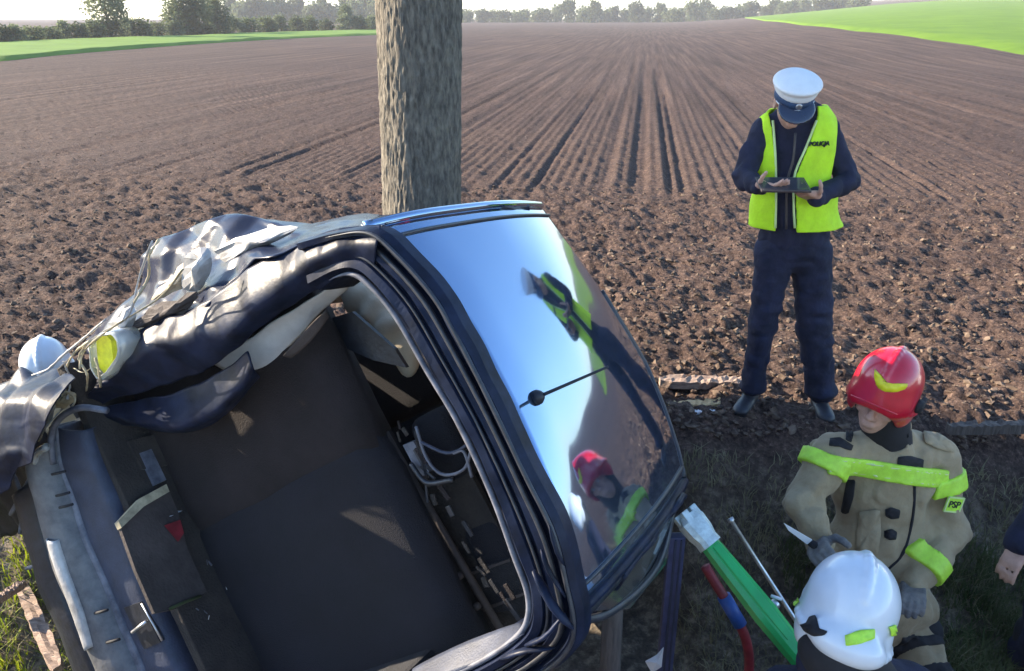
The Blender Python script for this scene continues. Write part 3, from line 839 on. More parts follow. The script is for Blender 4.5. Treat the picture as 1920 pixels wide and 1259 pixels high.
# frayed wires, straps and metal strips at the burst corner
gw = random.Random(5)
wires = [[(110, 690), (150, 650), (200, 620), (240, 590), (262, 520), (285, 455)], [(150, 690), (160, 655), (215, 610), (300, 560), (345, 505)],
         [(118, 745), (122, 700), (140, 660), (170, 640)], [(128, 750), (132, 715), (118, 680)], [(160, 735), (162, 700), (150, 670), (160, 645)],
         [(190, 725), (186, 690), (178, 670)], [(60, 705), (90, 690), (120, 668), (150, 640), (200, 600)], [(100, 760), (115, 735), (140, 748), (125, 775)],
         [(60, 760), (95, 735), (130, 700)], [(75, 830), (85, 800), (110, 770), (130, 755)], [(140, 690), (158, 700), (175, 690), (190, 700)], [(250, 570), (275, 520), (282, 480), (300, 450)]]
for k, l in enumerate(wires):
    pts = np.array([pv(a + gw.uniform(-3, 3), c + gw.uniform(-3, 3), -.06 + gw.uniform(-.03, .03)) for a, c in l])
    b = MB(); b.tube(spline(pts, 24), [.0042 * gw.uniform(.55, 1.2) for _ in range(24)], 6, flat=gw.choice([1, .4])); b.build('torn_wire', M['straw' if k % 3 else 'torn'], car, True)
for k, pts in enumerate([[(40, 760), (85, 728), (95, 745), (60, 790)], [(72, 768), (110, 748), (104, 772), (84, 796)], [(100, 740), (140, 735), (130, 760), (98, 765)]]):
    scrap('torn_plastic', M['torn'] if k != 2 else M['straw'], pts, -.05, .008, 7 + k)
# broken lamp with its yellow reflector
lp = V3([(180, 640), (200, 622), (228, 618), (243, 640), (238, 668), (215, 700), (196, 714), (182, 690)], -.03)
lc = lp.mean(0)
b = MB(); ring = lerp_poly(np.vstack([lp, lp[:1]]), 33)[:-1]
vs_, fs_ = [], []
for s_, dv in ((1.0, .05), (1.02, .0), (.97, -.02), (.86, -.03)):
    for p in ring: vs_.append(lc + (p - lc) * np.array([s_, 1, s_]) + np.array([0, dv, 0]))
for i in range(3):
    for k in range(32): fs_.append((i * 32 + k, i * 32 + (k + 1) % 32, (i + 1) * 32 + (k + 1) % 32, (i + 1) * 32 + k))
b.add(vs_, fs_); lamp = b.build('broken_lamp', M['clear'], car, True); solidify(lamp, .004)
yl = V3([(178, 640), (196, 624), (208, 640), (212, 672), (200, 706), (186, 690)], -.028); b = MB()
b.slab(yl, (0, 1, 0), .02); b.build('reflector', M['lampyellow'], lamp)
b = MB(); b.slab(V3([(210, 632), (232, 628), (236, 650), (218, 682), (212, 660)], -.01), (0, 1, 0), .02); b.build('bulb_holder', M['pale_trim'], lamp)

# --- sill, bumper and the blue boot trim along the lower (left) side
def strip(name, m, left, right, v, bulge=.03, n=60, cr=.003, back=.08, par=None):
    L_, R_ = V3(left, v), V3(right, v)
    rows = [L_ + (0, back, 0), L_, L_ * .72 + R_ * .28 + (0, -bulge, 0), L_ * .3 + R_ * .7 + (0, -bulge * .9, 0), R_, R_ + (0, back, 0)]
    return patch(rows, name, m, n, 5, cr, 9, 1, .004, parent=par)
strip('boot_sill_trim', M['blue_trim'], [(108, 800), (118, 860), (150, 960), (205, 1090), (262, 1225), (330, 1390)], [(160, 806), (182, 870), (215, 950), (262, 1075), (318, 1215), (400, 1390)], -.06, .018)
strip('sill_seal', M['dusty_rubber'], [(98, 800), (104, 860), (134, 960), (188, 1092), (246, 1228), (318, 1390)], [(112, 800), (120, 860), (152, 962), (206, 1092), (263, 1227), (332, 1390)], -.07, .016)
bump_ = strip('rear_bumper', M['bumper'], [(62, 868), (72, 920), (98, 1020), (135, 1125), (190, 1255), (240, 1390)], [(100, 828), (110, 880), (140, 980), (192, 1105), (250, 1245), (318, 1390)], -.09, .045)
for c_ in ((98, 890), (106, 930), (112, 952), (178, 1150), (200, 1205)):
    b = MB(); p = pv(c_[0], c_[1], -.124); q = pv(c_[0] + 24, c_[1] - 6, -.124); b.tube([p, (p + q) / 2 + (0, -.004, 0), q], .005, 6); b.build('bumper_slot', M['gearblack'], bump_, True)
strip('bumper_highlight', M['torn'], [(88, 1010), (110, 1080), (140, 1160), (160, 1220)], [(104, 1014), (126, 1080), (154, 1150), (172, 1214)], -.142, .008, 30, .003, .02, bump_)  # pale strip laid on as the white highlight of the bumper
strip('lower_valance', M['black_plastic'], [(28, 930), (50, 1010), (85, 1120), (130, 1225), (190, 1390)], [(66, 900), (84, 990), (116, 1090), (160, 1200), (230, 1390)], -.05, .02)
# bright frame end and clasp at the upper corner
b = MB(); b.tube(spline(V3([(100, 870), (96, 820), (112, 785), (150, 765), (200, 770)], -.10), 20), .011, 8); b.build('sill_seal_end', M['dusty_rubber'], car, True)
b = MB(); b.tube(spline(V3([(66, 868), (70, 850), (88, 838)], -.13), 8), .013, 8); b.build('bumper_clip', M['clear'], car, True)
# bracket on the inner sill
b = MB(); b.slab(V3([(232, 1140), (262, 1130), (300, 1205), (270, 1218)], -.085), (0, 1, 0), .02); lk = b.build('latch_plate', M['black_plastic'], car)
b = MB(); b.tube(V3([(248, 1186), (274, 1166)], -.10), .006, 6); b.build('latch_bar', M['steel'], lk, True)
b = MB(); b.tube(V3([(266, 1132), (304, 1202)], -.10), .004, 6); b.build('latch_bar', M['steel'], lk, True)

# --- inside of the boot
FW = -1.34
def bx(name, m, lo, hi, bev=.012, par=None):
    b = MB(); lo = np.array(lo, float); hi = np.array(hi, float); b.box((lo + hi) / 2, (hi - lo) / 2, bevel=bev); return b.build(name, m, par or car)
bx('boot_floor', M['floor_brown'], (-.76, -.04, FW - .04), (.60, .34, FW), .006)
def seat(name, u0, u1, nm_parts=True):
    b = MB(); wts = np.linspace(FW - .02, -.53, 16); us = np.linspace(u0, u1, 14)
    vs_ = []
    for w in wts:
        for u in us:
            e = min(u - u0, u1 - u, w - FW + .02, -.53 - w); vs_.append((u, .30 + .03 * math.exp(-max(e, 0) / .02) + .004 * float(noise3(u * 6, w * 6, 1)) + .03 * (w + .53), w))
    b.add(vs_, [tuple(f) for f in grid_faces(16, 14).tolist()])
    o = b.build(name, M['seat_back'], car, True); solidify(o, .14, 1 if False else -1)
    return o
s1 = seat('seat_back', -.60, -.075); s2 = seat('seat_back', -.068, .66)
s1.data.materials[0] = M['seat_brown']
for a, c in (((840, 1000), (820, 985)),):
    pass
def seat_top(px, py): return pv(px, py, .29)
b = MB(); b.tube([seat_top(722, 812), seat_top(945, 1192)], .012, 8); b.build('seat_edge_bead', M['brown_trim'], s2, True)
b = MB(); p = seat_top(812, 990); q = seat_top(846, 1042); b.box((p + q) / 2 + (0, -.012, 0), (.035, .01, .014), bevel=.004); b.build('seat_release', M['brown_trim'], s2)
b = MB(); b.tube(spline([seat_top(810, 992) + (0, -.026, .004), seat_top(845, 1040) + (0, -.026, .004)], 4), .004, 6); b.build('release_rim', M['straw'], s2, True)
for c_ in ((750, 862), (868, 1075), (900, 1132)):
    b = MB(); b.lathe([(.012, 0), (.012, .012), (.007, .018)], 12, seat_top(*c_) + (0, -.012, 0), basis((0, -1, 0))); b.build('seat_bolt', M['brown_trim'], s2, True)
b = MB(); b.tube([pv(540, 898, .285), pv(716, 812, .285)], .004, 6); b.build('seat_split_trim', M['brown_trim'], s1, True)
bx('rear_shelf_support', M['brown_trim'], (-.62, .05, -1.05), (-.56, .30, -.95), .01)
# headrests, front seats and pillars seen through the gap between seat and roof
for u in (.05, .42):
    b = SDF((u - .2, .25, -.62), (u + .2, .55, -.2), .012); b.box((u, .40, -.42), (.12, .05, .08), rd=.04); ho = b.build('headrest', M['seat_back'], car)
    [(lambda k: (k.tube([(u + q_, .40, -.50), (u + q_, .40, -.56)], .006, 6), k.build('headrest_post', M['steel'], ho, True)))(MB()) for q_ in (-.05, .05)]
for u in (-.34, .36):
    b = SDF((u - .35, .9, -1.4), (u + .35, 1.35, -.2), .02)
    b.box((u, 1.10, -.85), (.24, .07, .42), rd=.06); b.box((u, 1.08, -.36), (.12, .05, .09), rd=.04); b.build('front_seat', M['seat_back'], car)
bx('headliner', M['brown_trim'], (-.50, .08, -.125), (.50, 1.02, -.115), .002)
def onsurf(px, py, lift=.006):
    p = pv(px, py, .27 - lift)
    return p if p[2] > FW else pw(px, py, FW + lift)
def head_rot(a): return np.array([[math.cos(a), 0, math.sin(a)], [0, 1, 0], [-math.sin(a), 0, math.cos(a)]])
def panel_px(name, m, poly, v, th=.012, par=None):
    b = MB()
    if v is None: b.slab([onsurf(a, c, th) for a, c in poly], (0, -.02, -.02) if False else (0, 0, -1), th * .8)
    else: b.slab(V3(poly, v), (0, 1, 0), th)
    return b.build(name, m, par or car)
panel_px('side_pocket', M['brown_trim'], [(222, 978), (262, 935), (312, 908), (334, 960), (352, 1030), (388, 1110), (330, 1142), (290, 1150), (255, 1070)], None, .02)
panel_px('pocket_rim', M['straw'], [(222, 978), (262, 935), (312, 908), (318, 922), (270, 950), (228, 990)], None, .03)
panel_px('side_strap', M['dusty_rubber'], [(262, 850), (284, 842), (312, 900), (290, 910)], None, .015)
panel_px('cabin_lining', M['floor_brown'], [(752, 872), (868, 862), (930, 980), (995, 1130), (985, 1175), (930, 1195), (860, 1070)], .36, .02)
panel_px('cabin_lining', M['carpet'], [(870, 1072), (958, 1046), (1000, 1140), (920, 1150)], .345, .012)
panel_px('lining_seam', M['brown_trim'], [(872, 1078), (956, 1048), (957, 1053), (873, 1083)], .338, .006)
panel_px('lining_seam', M['brown_trim'], [(905, 1142), (985, 1110), (986, 1115), (907, 1148)], .334, .006)
panel_px('torn_carpet', M['seat_brown'], [(470, 640), (520, 612), (575, 640), (600, 690), (560, 730), (500, 740), (470, 700)], .255, .006)
panel_px('torn_carpet', M['floor_brown'], [(240, 828), (345, 800), (372, 840), (330, 870), (268, 880)], None, .012)
panel_px('cracked_trim', M['black_plastic'], [(610, 600), (660, 585), (740, 655), (762, 690), (700, 676), (640, 650)], .27, .015)
# floor rails at the foot of the seat
for a, c, m_ in (((372, 800), (548, 1160), 'blue_trim'), ((392, 800), (562, 1155), 'rubber')):
    b = MB(); b.tube([onsurf(*a, .012), onsurf(*c, .012)], .008, 6); b.build('floor_rail', M[m_], car, True)
gd = random.Random(12)
for k in range(22):
    px0, py0 = gd.uniform(290, 900), gd.uniform(760, 1190)
    if px0 > 560 + (py0 - 560) * .55 + 60: px0 -= 260
    p = onsurf(px0, py0, .012); e1 = np.array([gd.uniform(-.02, .02), gd.uniform(-.004, .004), gd.uniform(-.02, .02)]); e2 = np.array([gd.uniform(-.008, .008), .002, gd.uniform(-.010, .010)])
    b = MB(); b.slab([p, p + e1, p + e1 * .6 + e2, p + e2], (0, -1, 0), .003); b.build('glass_fragment', M['litter' if k % 4 == 0 else 'dusty_rubber'], car)
for k in range(26):
    t_ = gd.random(); px0, py0 = 735 + t_ * 215 + gd.uniform(-8, 46), 800 + t_ * 370 + gd.uniform(-12, 12)
    p = pv(px0, py0, .24); b = MB(); q_ = np.array([gd.uniform(.008, .04), .003, gd.uniform(.003, .009)])
    b.box(p, q_, head_rot(gd.uniform(-.6, .6)), .002); b.build('broken_trim', M[['floor_brown', 'carpet', 'rubber', 'seat_brown', 'floor_brown'][k % 5]], car)
# tangle of belt buckles and cables by the upper seat edge
for k, l in enumerate([[(780, 800), (800, 860), (830, 890), (870, 880), (885, 840)], [(790, 830), (840, 850), (880, 830), (890, 800)], [(850, 850), (870, 848), (885, 895)], [(770, 870), (800, 905), (850, 900)]]):
    b = MB(); b.tube(spline(V3(l, .22), 20), .005 if k < 3 else .008, 6); b.build('belt_cable', M['blue_trim' if k % 2 else 'dusty_rubber'] if k != 3 else M['rubber'], car, True)
b = MB(); b.slab(V3([(755, 835), (775, 828), (805, 885), (788, 898)], .24), (0, 1, 0), .03); b.build('belt_retractor', M['dusty_rubber'], car)
# cream airbag spilling forward, lit through the burst side window
ag = SDF((-.9, .3, -.7), (.1, 1.0, .0), .012)
for px_, py_, v_, r_ in ((672, 560, .62, .085), (700, 590, .60, .07), (735, 628, .58, .085), (650, 575, .66, .07), (760, 670, .56, .07)):
    ag.ell(pv(px_, py_, v_), (r_, r_ * .8, r_ * .75), k=.03)
ag.wrinkle(.016, 11, seed=2); ag.build('airbag', M['airbag'], car)
# small pale debris lying in the boot
for k, (a, c, v_) in enumerate([((303, 968), (342, 958), .2), ((420, 1085), (432, 1112), .2), ((612, 722), (622, 732), .26), ((795, 1160), (803, 1168), .26)]):
    b = MB(); p, q = onsurf(*a, .012), onsurf(*c, .012); e = np.array([.008, -.012, .010])
    b.slab([p, (p * .5 + q * .5) + e, q, (p * .4 + q * .6) - e * .8], (0, -1, 0), .004); b.build('debris_chip', M['litter'], car)
b = MB(); b.slab([onsurf(*q_, .034) for q_ in [(310, 985), (338, 975), (345, 1000), (335, 1015)]], (0, 0, -1), .006); b.build('red_tag', M['red'], car)
b = MB(); b.tube([onsurf(*q_, .03) for q_ in [(318, 1142), (345, 1130), (376, 1118)]], .005, 6); b.build('green_wire', M['leaf_mid'], car, True)
# lower side wall trim of the boot (right side of the car) and its pale lining
w0 = V3([(760, 1265), (830, 1225), (905, 1190), (980, 1170)], .06); w1 = V3([(720, 1320), (800, 1280), (900, 1240), (985, 1190)], -.01)
patch([w0, w1], 'boot_side_lining', M['blue_trim'], 30, 6, .005, 8, 6)
bx('wheel_arch_trim', M['carpet'], (.56, .0, FW), (.64, .34, -.62), .02)
bx('wheel_arch_trim', M['carpet'], (-.74, .10, FW - .05), (-.66, .36, -.74), .02)  # hidden left wall, shaped to keep sun off the seat backs

# --- the rest of the body, mostly hidden: sides, floor, bonnet, windscreen, wheels
def side(sg):
    rows = []
    us = [(.585, -.05), (.66, -.22), (.76, -.48), (.83, -.62), (.85, -.85), (.84, -1.15), (.80, -1.38)]
    for u, w in us: vm = float(np.interp(-w, [.05, .22, .58, .7], [1.02, 1.25, 1.62, 2.35])); rows.append([(sg * u, v, w - .02 * max(0, v - 1.2)) for v in np.linspace(.36, vm, 12)])
    full = np.array([spline(r, 60) for r in rows]); full = spline(full.reshape(len(us), -1), 37).reshape(37, 60, 3)
    p = full; full = full + .02 * np.stack([1 - 2 * np.abs(noise3(p[..., 0] * 4 + k * 5, p[..., 1] * 4, p[..., 2] * 4 + sg)) for k in range(3)], -1)
    F_ = grid_faces(37, 60); ctr = full.reshape(-1, 3)[F_].mean(1)
    hole = (ctr[:, 2] < -.07) & (ctr[:, 2] > -.74) & (((ctr[:, 1] > .45) & (ctr[:, 1] < .98)) | ((ctr[:, 1] > 1.05) & (ctr[:, 1] < 1.45 + .5 * (-ctr[:, 2]))))
    o = mesh_obj('body_side', full.reshape(-1, 3), F_[~hole], M['pillar'], car, True); solidify(o, .02)
side(-1); side(1)
patch([[(-.70, v, -1.38 - .02 * math.sin(6 * v)) for v in np.linspace(-.02, 2.3, 8)], [(0, v, -1.40 + .02 * math.sin(9 * v)) for v in np.linspace(-.02, 2.3, 8)], [(.70, v, -1.38) for v in np.linspace(-.02, 2.3, 8)]], 'floor_pan', M['black_plastic'], 40, 10, .012, 5, 3, .01)
patch([[(u, 1.10, -.10) for u in np.linspace(-.54, .54, 6)], [(u, 1.32, -.30) for u in np.linspace(-.60, .60, 6)], [(u, 1.60, -.58) for u in np.linspace(-.68, .68, 6)]], 'windscreen', M['glassdark'], 30, 8, .012, 6, 5, .006)
patch([[(u, 1.58, -.60) for u in np.linspace(-.76, .76, 6)], [(u, 1.85, -.62 - .05 * math.cos(3 * u)) for u in np.linspace(-.76, .76, 6)], [(u, 2.1, -.72) for u in np.linspace(-.74, .74, 6)], [(u, 2.36, -.86) for u in np.linspace(-.70, .70, 6)], [(u, 2.38, -1.3) for u in np.linspace(-.70, .70, 6)]], 'bonnet', M['pillar'], 40, 8, .03, 5, 8, .01)
for sg in (-1, 1):
    for v in (.42, 1.98):
        b = MB(); Rm = basis((sg, 0, 0), (0, 1, 0)); c_ = np.array([sg * .72, v, -1.36])
        b.lathe([(.17, -.09), (.25, -.10), (.295, -.08), (.305, -.03), (.305, .03), (.295, .08), (.25, .10), (.17, .09)], 36, c_, Rm)
        wo_ = b.build('wheel', M['tyre'], car, True)
        k = MB(); k.lathe([(.19, .03), (.19, .095), (.165, .10), (.15, .06), (.06, .05), (.05, .075), (.0, .078)], 30, c_, Rm)
        for a in range(5):
            an = a * 2 * math.pi / 5; k.tube([c_ + Rm @ np.array([.04 * math.cos(an), .04 * math.sin(an), .08]), c_ + Rm @ np.array([.16 * math.cos(an), .16 * math.sin(an), .085])], .022, 6)
        k.build('rim', M['steel'], wo_, True)
# crushed dark blue panels at the far left of the wreck
p0 = V3([(-260, 790), (-120, 760), (0, 715), (50, 692), (95, 702), (140, 692)], .02); p1 = V3([(-260, 860), (-120, 820), (0, 765), (40, 750), (80, 740), (130, 725)], -.16); p2 = V3([(-260, 980), (-120, 920), (0, 850), (30, 830), (60, 800), (95, 775)], -.20); p3 = V3([(-260, 1100), (-120, 1010), (0, 930), (20, 900), (45, 870), (75, 830)], -.20)
patch([p0, p1, p2, p3], 'burst_panel', M['pillar'], 120, 20, .030, 8, 3.7)  # brought forward and lengthened out of view to block sun from the boot
p0 = V3([(-60, 900), (0, 860), (30, 850), (64, 850)], .06); p1 = V3([(-60, 980), (0, 940), (40, 930), (70, 920)], .10); p2 = V3([(-60, 1060), (0, 1010), (45, 1000), (80, 1000)], .16)
patch([p0, p1, p2], 'burst_panel', M['black_plastic'], 40, 8, .02, 8, 1.7)
for l in ([(0, 855), (30, 900), (42, 950), (38, 1000)], [(20, 965), (55, 900), (70, 880)], [(60, 980), (66, 1030), (76, 1055), (50, 1066)]):
    b = MB(); b.tube(spline(V3(l, -.04), 14), .008, 6); b.build('bent_strip', M['dusty_rubber'], car, True)
# bent window frame under the lower roof edge
b = MB(); b.tube(spline([RG[-1][k] + np.array([.03, 0, -.03]) for k in (2, 15, 30, 48)], 24), .020, 8); b.build('door_frame', M['black_plastic'], car, True)
b = MB(); b.tube(spline([RG[-1][2] + (.02, -.02, -.05), RG[-1][10] + (.10, .0, -.06), RG[-1][26] + (.13, 0, -.06), RG[-1][44] + (.05, 0, -.05)], 24), .012, 8); b.build('door_seal', M['rubber'], car, True)
b = MB(); b.slab([RG[-1][3] + (.02, 0, -.03), RG[-1][14] + (.14, 0, -.06), RG[-1][30] + (.16, 0, -.07), RG[-1][44] + (.03, 0, -.03)], (0, 0, -1), .01); b.build('door_glass', M['glassdark'], car)
# ------------------------------------------------------------------ people
def head_frame(yaw, pitch, roll=0.):
    """columns: head's right-to-left x (image right when facing camera), back axis y, up axis z. Facing is -y."""
    cy_, sy_ = math.cos(yaw), math.sin(yaw); cp, sp = math.cos(pitch), math.sin(pitch); cr, sr = math.cos(roll), math.sin(roll)
    Rz = np.array([[cy_, -sy_, 0], [sy_, cy_, 0], [0, 0, 1]]); Rx = np.array([[1, 0, 0], [0, cp, -sp], [0, sp, cp]]); Ry = np.array([[cr, 0, sr], [0, 1, 0], [-sr, 0, cr]])
    return Rz @ Rx @ Ry                  # positive pitch looks down
def add_head(s, c, R):
    c = np.asarray(c, float); P = lambda x, y, z: c + R @ np.array([x, y, z])
    s.ell(P(0, .012, .035), (.076, .094, .088), R, .02)
    s.ell(P(0, -.018, -.035), (.058, .068, .075), R, .025)
    s.ell(P(0, -.045, -.088), (.030, .028, .024), R, .02)
    s.cap(P(0, -.083, .018), P(0, -.104, -.020), .010, .013, .012)
    s.ell(P(.016, -.092, -.026), (.009, .010, .008), R, .008); s.ell(P(-.016, -.092, -.026), (.009, .010, .008), R, .008)
    s.cap(P(-.045, -.074, .030), P(.045, -.074, .030), .010, .010, .015)
    s.ell(P(.031, -.088, .012), (.014, .012, .009), R, .008, 'd'); s.ell(P(-.031, -.088, .012), (.014, .012, .009), R, .008, 'd')
    s.ell(P(.05, -.058, -.015), (.018, .018, .014), R, .02); s.ell(P(-.05, -.058, -.015), (.018, .018, .014), R, .02)
    s.cap(P(-.018, -.084, -.055), P(.018, -.084, -.055), .007, .007, .008)
    s.cap(P(-.016, -.082, -.066), P(.016, -.082, -.066), .008, .008, .008)
    s.cap(P(-.02, -.092, -.0605), P(.02, -.092, -.0605), .0025, .0025, .003, 'd')
    for g_ in (-1, 1):
        s.ell(P(g_ * .080, .010, .0), (.010, .022, .034), R, .008); s.ell(P(g_ * .088, .004, .0), (.006, .011, .018), R, .005, 'd')
def eyes(c, R, root, off):
    for g_ in (-1, 1):
        m = MB(off); m.lathe([(.0005, -.011), (.008, -.008), (.011, 0), (.008, .008), (.0005, .011)], 12, np.asarray(c) + R @ np.array([g_ * .031, -.074, .012])); m.build('eye', M['eye'], root, True)
def add_hand(s, wrist, d, palm_n, side, curl=.6, scale=1.0, thumb_in=.5, k=.006, grow=0.):
    """hand from wrist along d; palm faces palm_n; side=+1 puts the thumb on the d x palm_n side; fingers bend toward palm_n"""
    d = np.asarray(d, float); d /= np.linalg.norm(d); n = np.asarray(palm_n, float); n = n - d * (n @ d); n /= np.linalg.norm(n)
    t = np.cross(d, n) * side; w = np.asarray(wrist, float); S = scale
    Rm = np.stack([t, d, n], 1)
    s.box(w + d * .048 * S, (.040 * S + grow, .050 * S + grow, .015 * S + grow), Rm, .012, .02)
    s.ell(w + d * .035 * S + t * .026 * S + n * .010 * S, (.020 * S, .030 * S, .016 * S), Rm, .015)
    for i, (tx, L) in enumerate(((.030, .070), (.010, .078), (-.011, .072), (-.031, .056))):
        p = w + d * .092 * S + t * tx * S; a = curl * (.35 + .05 * i)
        for j, (seg, r) in enumerate(((.46, .0098), (.32, .0088), (.24, .0080))):
            q = p + (d * math.cos(a) + n * math.sin(a) + t * tx * .8) * L * seg * S
            s.cap(p, q, r * S + grow, r * .93 * S + grow, k); p = q; a += curl * (.75 if j == 0 else .55)
    p = w + d * .030 * S + t * .034 * S + n * .006 * S
    for seg, r, (ct, cd, cn) in ((.040, .012, (.75, .6, .2)), (.032, .0105, (.45, .75, .2 + thumb_in)), (.026, .0095, (.2, .8, .3 + thumb_in))):
        v = t * ct + d * cd + n * cn; v /= np.linalg.norm(v); q = p + v * seg * S
        s.cap(p, q, r * S + grow, r * .93 * S + grow, k); p = q
def bbox(pts, pad): pts = np.array(pts); return pts.min(0) - pad, pts.max(0) + pad

# ---------------- policeman standing on the field
def policeman():
    J = {k: Wy(*v) for k, v in dict(pel=(1487, 462, 4.06), belly=(1488, 375, 4.04), chest=(1490, 285, 4.04), neck=(1490, 222, 4.03), head=(1486, 196, 3.955),
         sr=(1432, 246, 4.04), sl=(1550, 246, 4.04), er=(1394, 332, 3.98), el=(1592, 338, 4.00), wr=(1424, 350, 3.80), wl=(1530, 372, 3.80),
         hr=(1452, 474, 4.06), hl=(1520, 474, 4.06), kr=(1430, 610, 4.03), kl=(1527, 612, 4.03), ar=(1408, 738, 4.06), al=(1535, 752, 4.00)).items()}
    J['ar'][2] = .095; J['al'][2] = .095
    base = np.array([(J['ar'][0] + J['al'][0]) / 2, 4.03, 0.0])
    root = empty('person', base, 'person in white peaked cap and yellow safety vest reading a tablet on the field', 'person')
    lo, hi = bbox(list(J.values()), .2); lo[2] = -.03; hi[2] += .05
    hR = head_frame(RAD(-4), RAD(33))
    # body
    s = SDF(lo, hi, .0075)
    add_head(s, J['head'], hR)
    s.cap(J['neck'] - (0, 0, .05), J['head'] + hR @ np.array([0, .03, -.05]), .060, .054, .03)
    s.ell(J['chest'], (.165, .105, .22), k=.03); s.ell(J['belly'], (.15, .105, .2), k=.04); s.ell(J['pel'], (.155, .11, .13), k=.04)
    for a in 'rl':
        s.cap(J['s' + a], J['e' + a], .052, .042, .03); s.cap(J['e' + a], J['w' + a], .040, .028, .02)
        s.cap(J['h' + a], J['k' + a], .078, .055, .03); s.cap(J['k' + a], J['a' + a], .052, .038, .02)
    # hands under the tablet
    tab_c = Wy(1468, 347, 3.72)
    dr = tab_c - J['wr']; dl_ = tab_c - J['wl']
    add_hand(s, J['wr'], dr + np.array([0, -.05, 0]), (0.25, .15, 1), 1, .45); add_hand(s, J['wl'], dl_ + np.array([0, -.02, .0]), (-.25, .15, 1), -1, .45)
    body = s.build('body', M['skin'], root, base); eyes(J['head'], hR, root, base)
    # trousers
    t = SDF((lo[0], lo[1], -.01), (hi[0], hi[1], J['belly'][2] + .05), .009)
    t.ell(J['pel'] + (0, 0, .02), (.182, .132, .15), k=.03)
    for a, (r1, r2, r3) in (('r', (.104, .076, .062)), ('l', (.112, .092, .078))):
        t.cap(J['h' + a], J['k' + a], r1, r2, .03); t.cap(J['k' + a], J['a' + a] + (0, 0, .03), r2, r3, .03); t.ell(J['a' + a] + (0, -.01, .03), (r3 * 1.1, r3 * 1.15, .06), k=.03)
    t.wrinkle(.010, 11, (1, 1, 1.5), 3.); t.cutfn(lambda x, y, z: .05 - z + 0 * x + 0 * y)
    t.build('trousers', M['navy_trousers'], root, base)
    # shoes
    for a, d in (('r', np.array([-.55, -.83, 0])), ('l', np.array([-.08, -1.0, 0]))):
        q = SDF(J['a' + a] - (.35, .38, .12), J['a' + a] + (.25, .2, .08), .0075); c = J['a' + a].copy(); d = d / np.linalg.norm(d)
        Rm = np.stack([np.cross(d, (0, 0, 1)), d, (0, 0, 1)], 1)
        q.ell(c + d * .0 + (0, 0, -.035), (.044, .06, .05), Rm, .02); q.ell(c + d * .09 + (0, 0, -.052), (.047, .10, .036), Rm, .03); q.ell(c + d * .155 + (0, 0, -.06), (.046, .055, .028), Rm, .02)
        q.cutfn(lambda x, y, z: .006 - z + 0 * x + 0 * y); so = q.build('shoe', M['shoe'] if a == 'r' else M['shoe'], root, base)
        b = MB(base); b.slab([c * (1, 1, 0) + Rm @ np.array(p) for p in [(-.04, -.055, .004), (.04, -.055, .004), (.046, .04, .004), (.05, .13, .004), (.035, .195, .004), (-.035, .195, .004), (-.05, .13, .004), (-.046, .04, .004)]], (0, 0, 1), .016); b.build('sole', M['gearblack'], so)
    # navy jacket
    jk = SDF((lo[0], lo[1], J['pel'][2] - .1), (hi[0], hi[1], J['head'][2] + .02), .008)
    jk.ell(J['chest'] + (0, 0, .0), (.188, .132, .27), k=.04); jk.ell(J['belly'], (.178, .130, .24), k=.04); jk.ell(J['pel'] + (0, 0, .05), (.186, .136, .12), k=.04)
    jk.cap(J['sr'] + (.02, 0, .0), J['sl'] - (.02, 0, .0), .068, .068, .04)
    jk.cap(J['neck'] - (0, 0, .04), J['neck'] + (0, -.01, .045), .082, .066, .03)
    for a in 'rl':
        jk.cap(J['s' + a], J['e' + a], .070, .060, .03); jk.cap(J['e' + a], J['w' + a], .059, .046, .02)
    jk.wrinkle(.011, 13, (1, 1, .9), 1.)
    jk.cap(J['neck'] + (0, -.03, .03), J['head'] - (0, .02, 0), .056, .07, .01, 'd')
    jk.build('jacket', M['navy'], root, base)
    # safety vest, open down the front
    vt = SDF((lo[0], lo[1], J['pel'][2] - .05), (hi[0], hi[1], J['neck'][2] + .06), .008)
    vt.ell(J['chest'], (.200, .134, .27), k=.04); vt.ell(J['belly'] + (0, 0, -.02), (.205, .138, .22), k=.04); vt.ell(J['pel'] + (0, 0, .08), (.235, .150, .15), k=.05)
    vt.cap(J['sr'] + (.03, 0, .0), J['sl'] - (.03, 0, .0), .070, .070, .04)
    vt.wrinkle(.007, 9, (1, 1, .6), 5.)
    xl = lambda py: Wy(1, py, 4.0)[2]
    def X(px, py): return Wy(px, py, 3.93)[0]
    zt, zm, zb = Wy(1487, 222, 3.93)[2], Wy(1487, 330, 3.93)[2], Wy(1487, 432, 3.93)[2]
    ymid = J['chest'][1] + .03
    def opening(x, y, z):
        l = np.interp(z.ravel(), [zb, zm, zt, zt + .2], [X(1454, 432), X(1455, 330), X(1449, 222), X(1449, 222)]).reshape(z.shape)
        r = np.interp(z.ravel(), [zb, zm, zt, zt + .2], [X(1489, 432), X(1488, 330), X(1532, 222), X(1545, 222)]).reshape(z.shape)
        gap = np.minimum(x - l, r - x)                 # positive inside the opening
        return np.where(y < ymid, gap, np.where(z > zt + .03, .03, -1) + 0 * gap)
    axl, axr = J['sl'][0] + .028, J['sr'][0] - .026
    def arms(x, y, z): 
        lim = np.where(z > J['belly'][2] + .12, 0.0, -.3); return np.maximum(x - axl, axr - x) + lim + 0 * y
    hz_ = zb - .005
    vest = vt.shell(.016).cutfn(opening).cutfn(arms).cutfn(lambda x, y, z: hz_ - z + 0 * x + 0 * y)
    inner_ = vt.shell(.002); vest.F = np.maximum(vest.F, -inner_.F)
    vo = vest.build('safety_vest', M['hivis'], root, base)
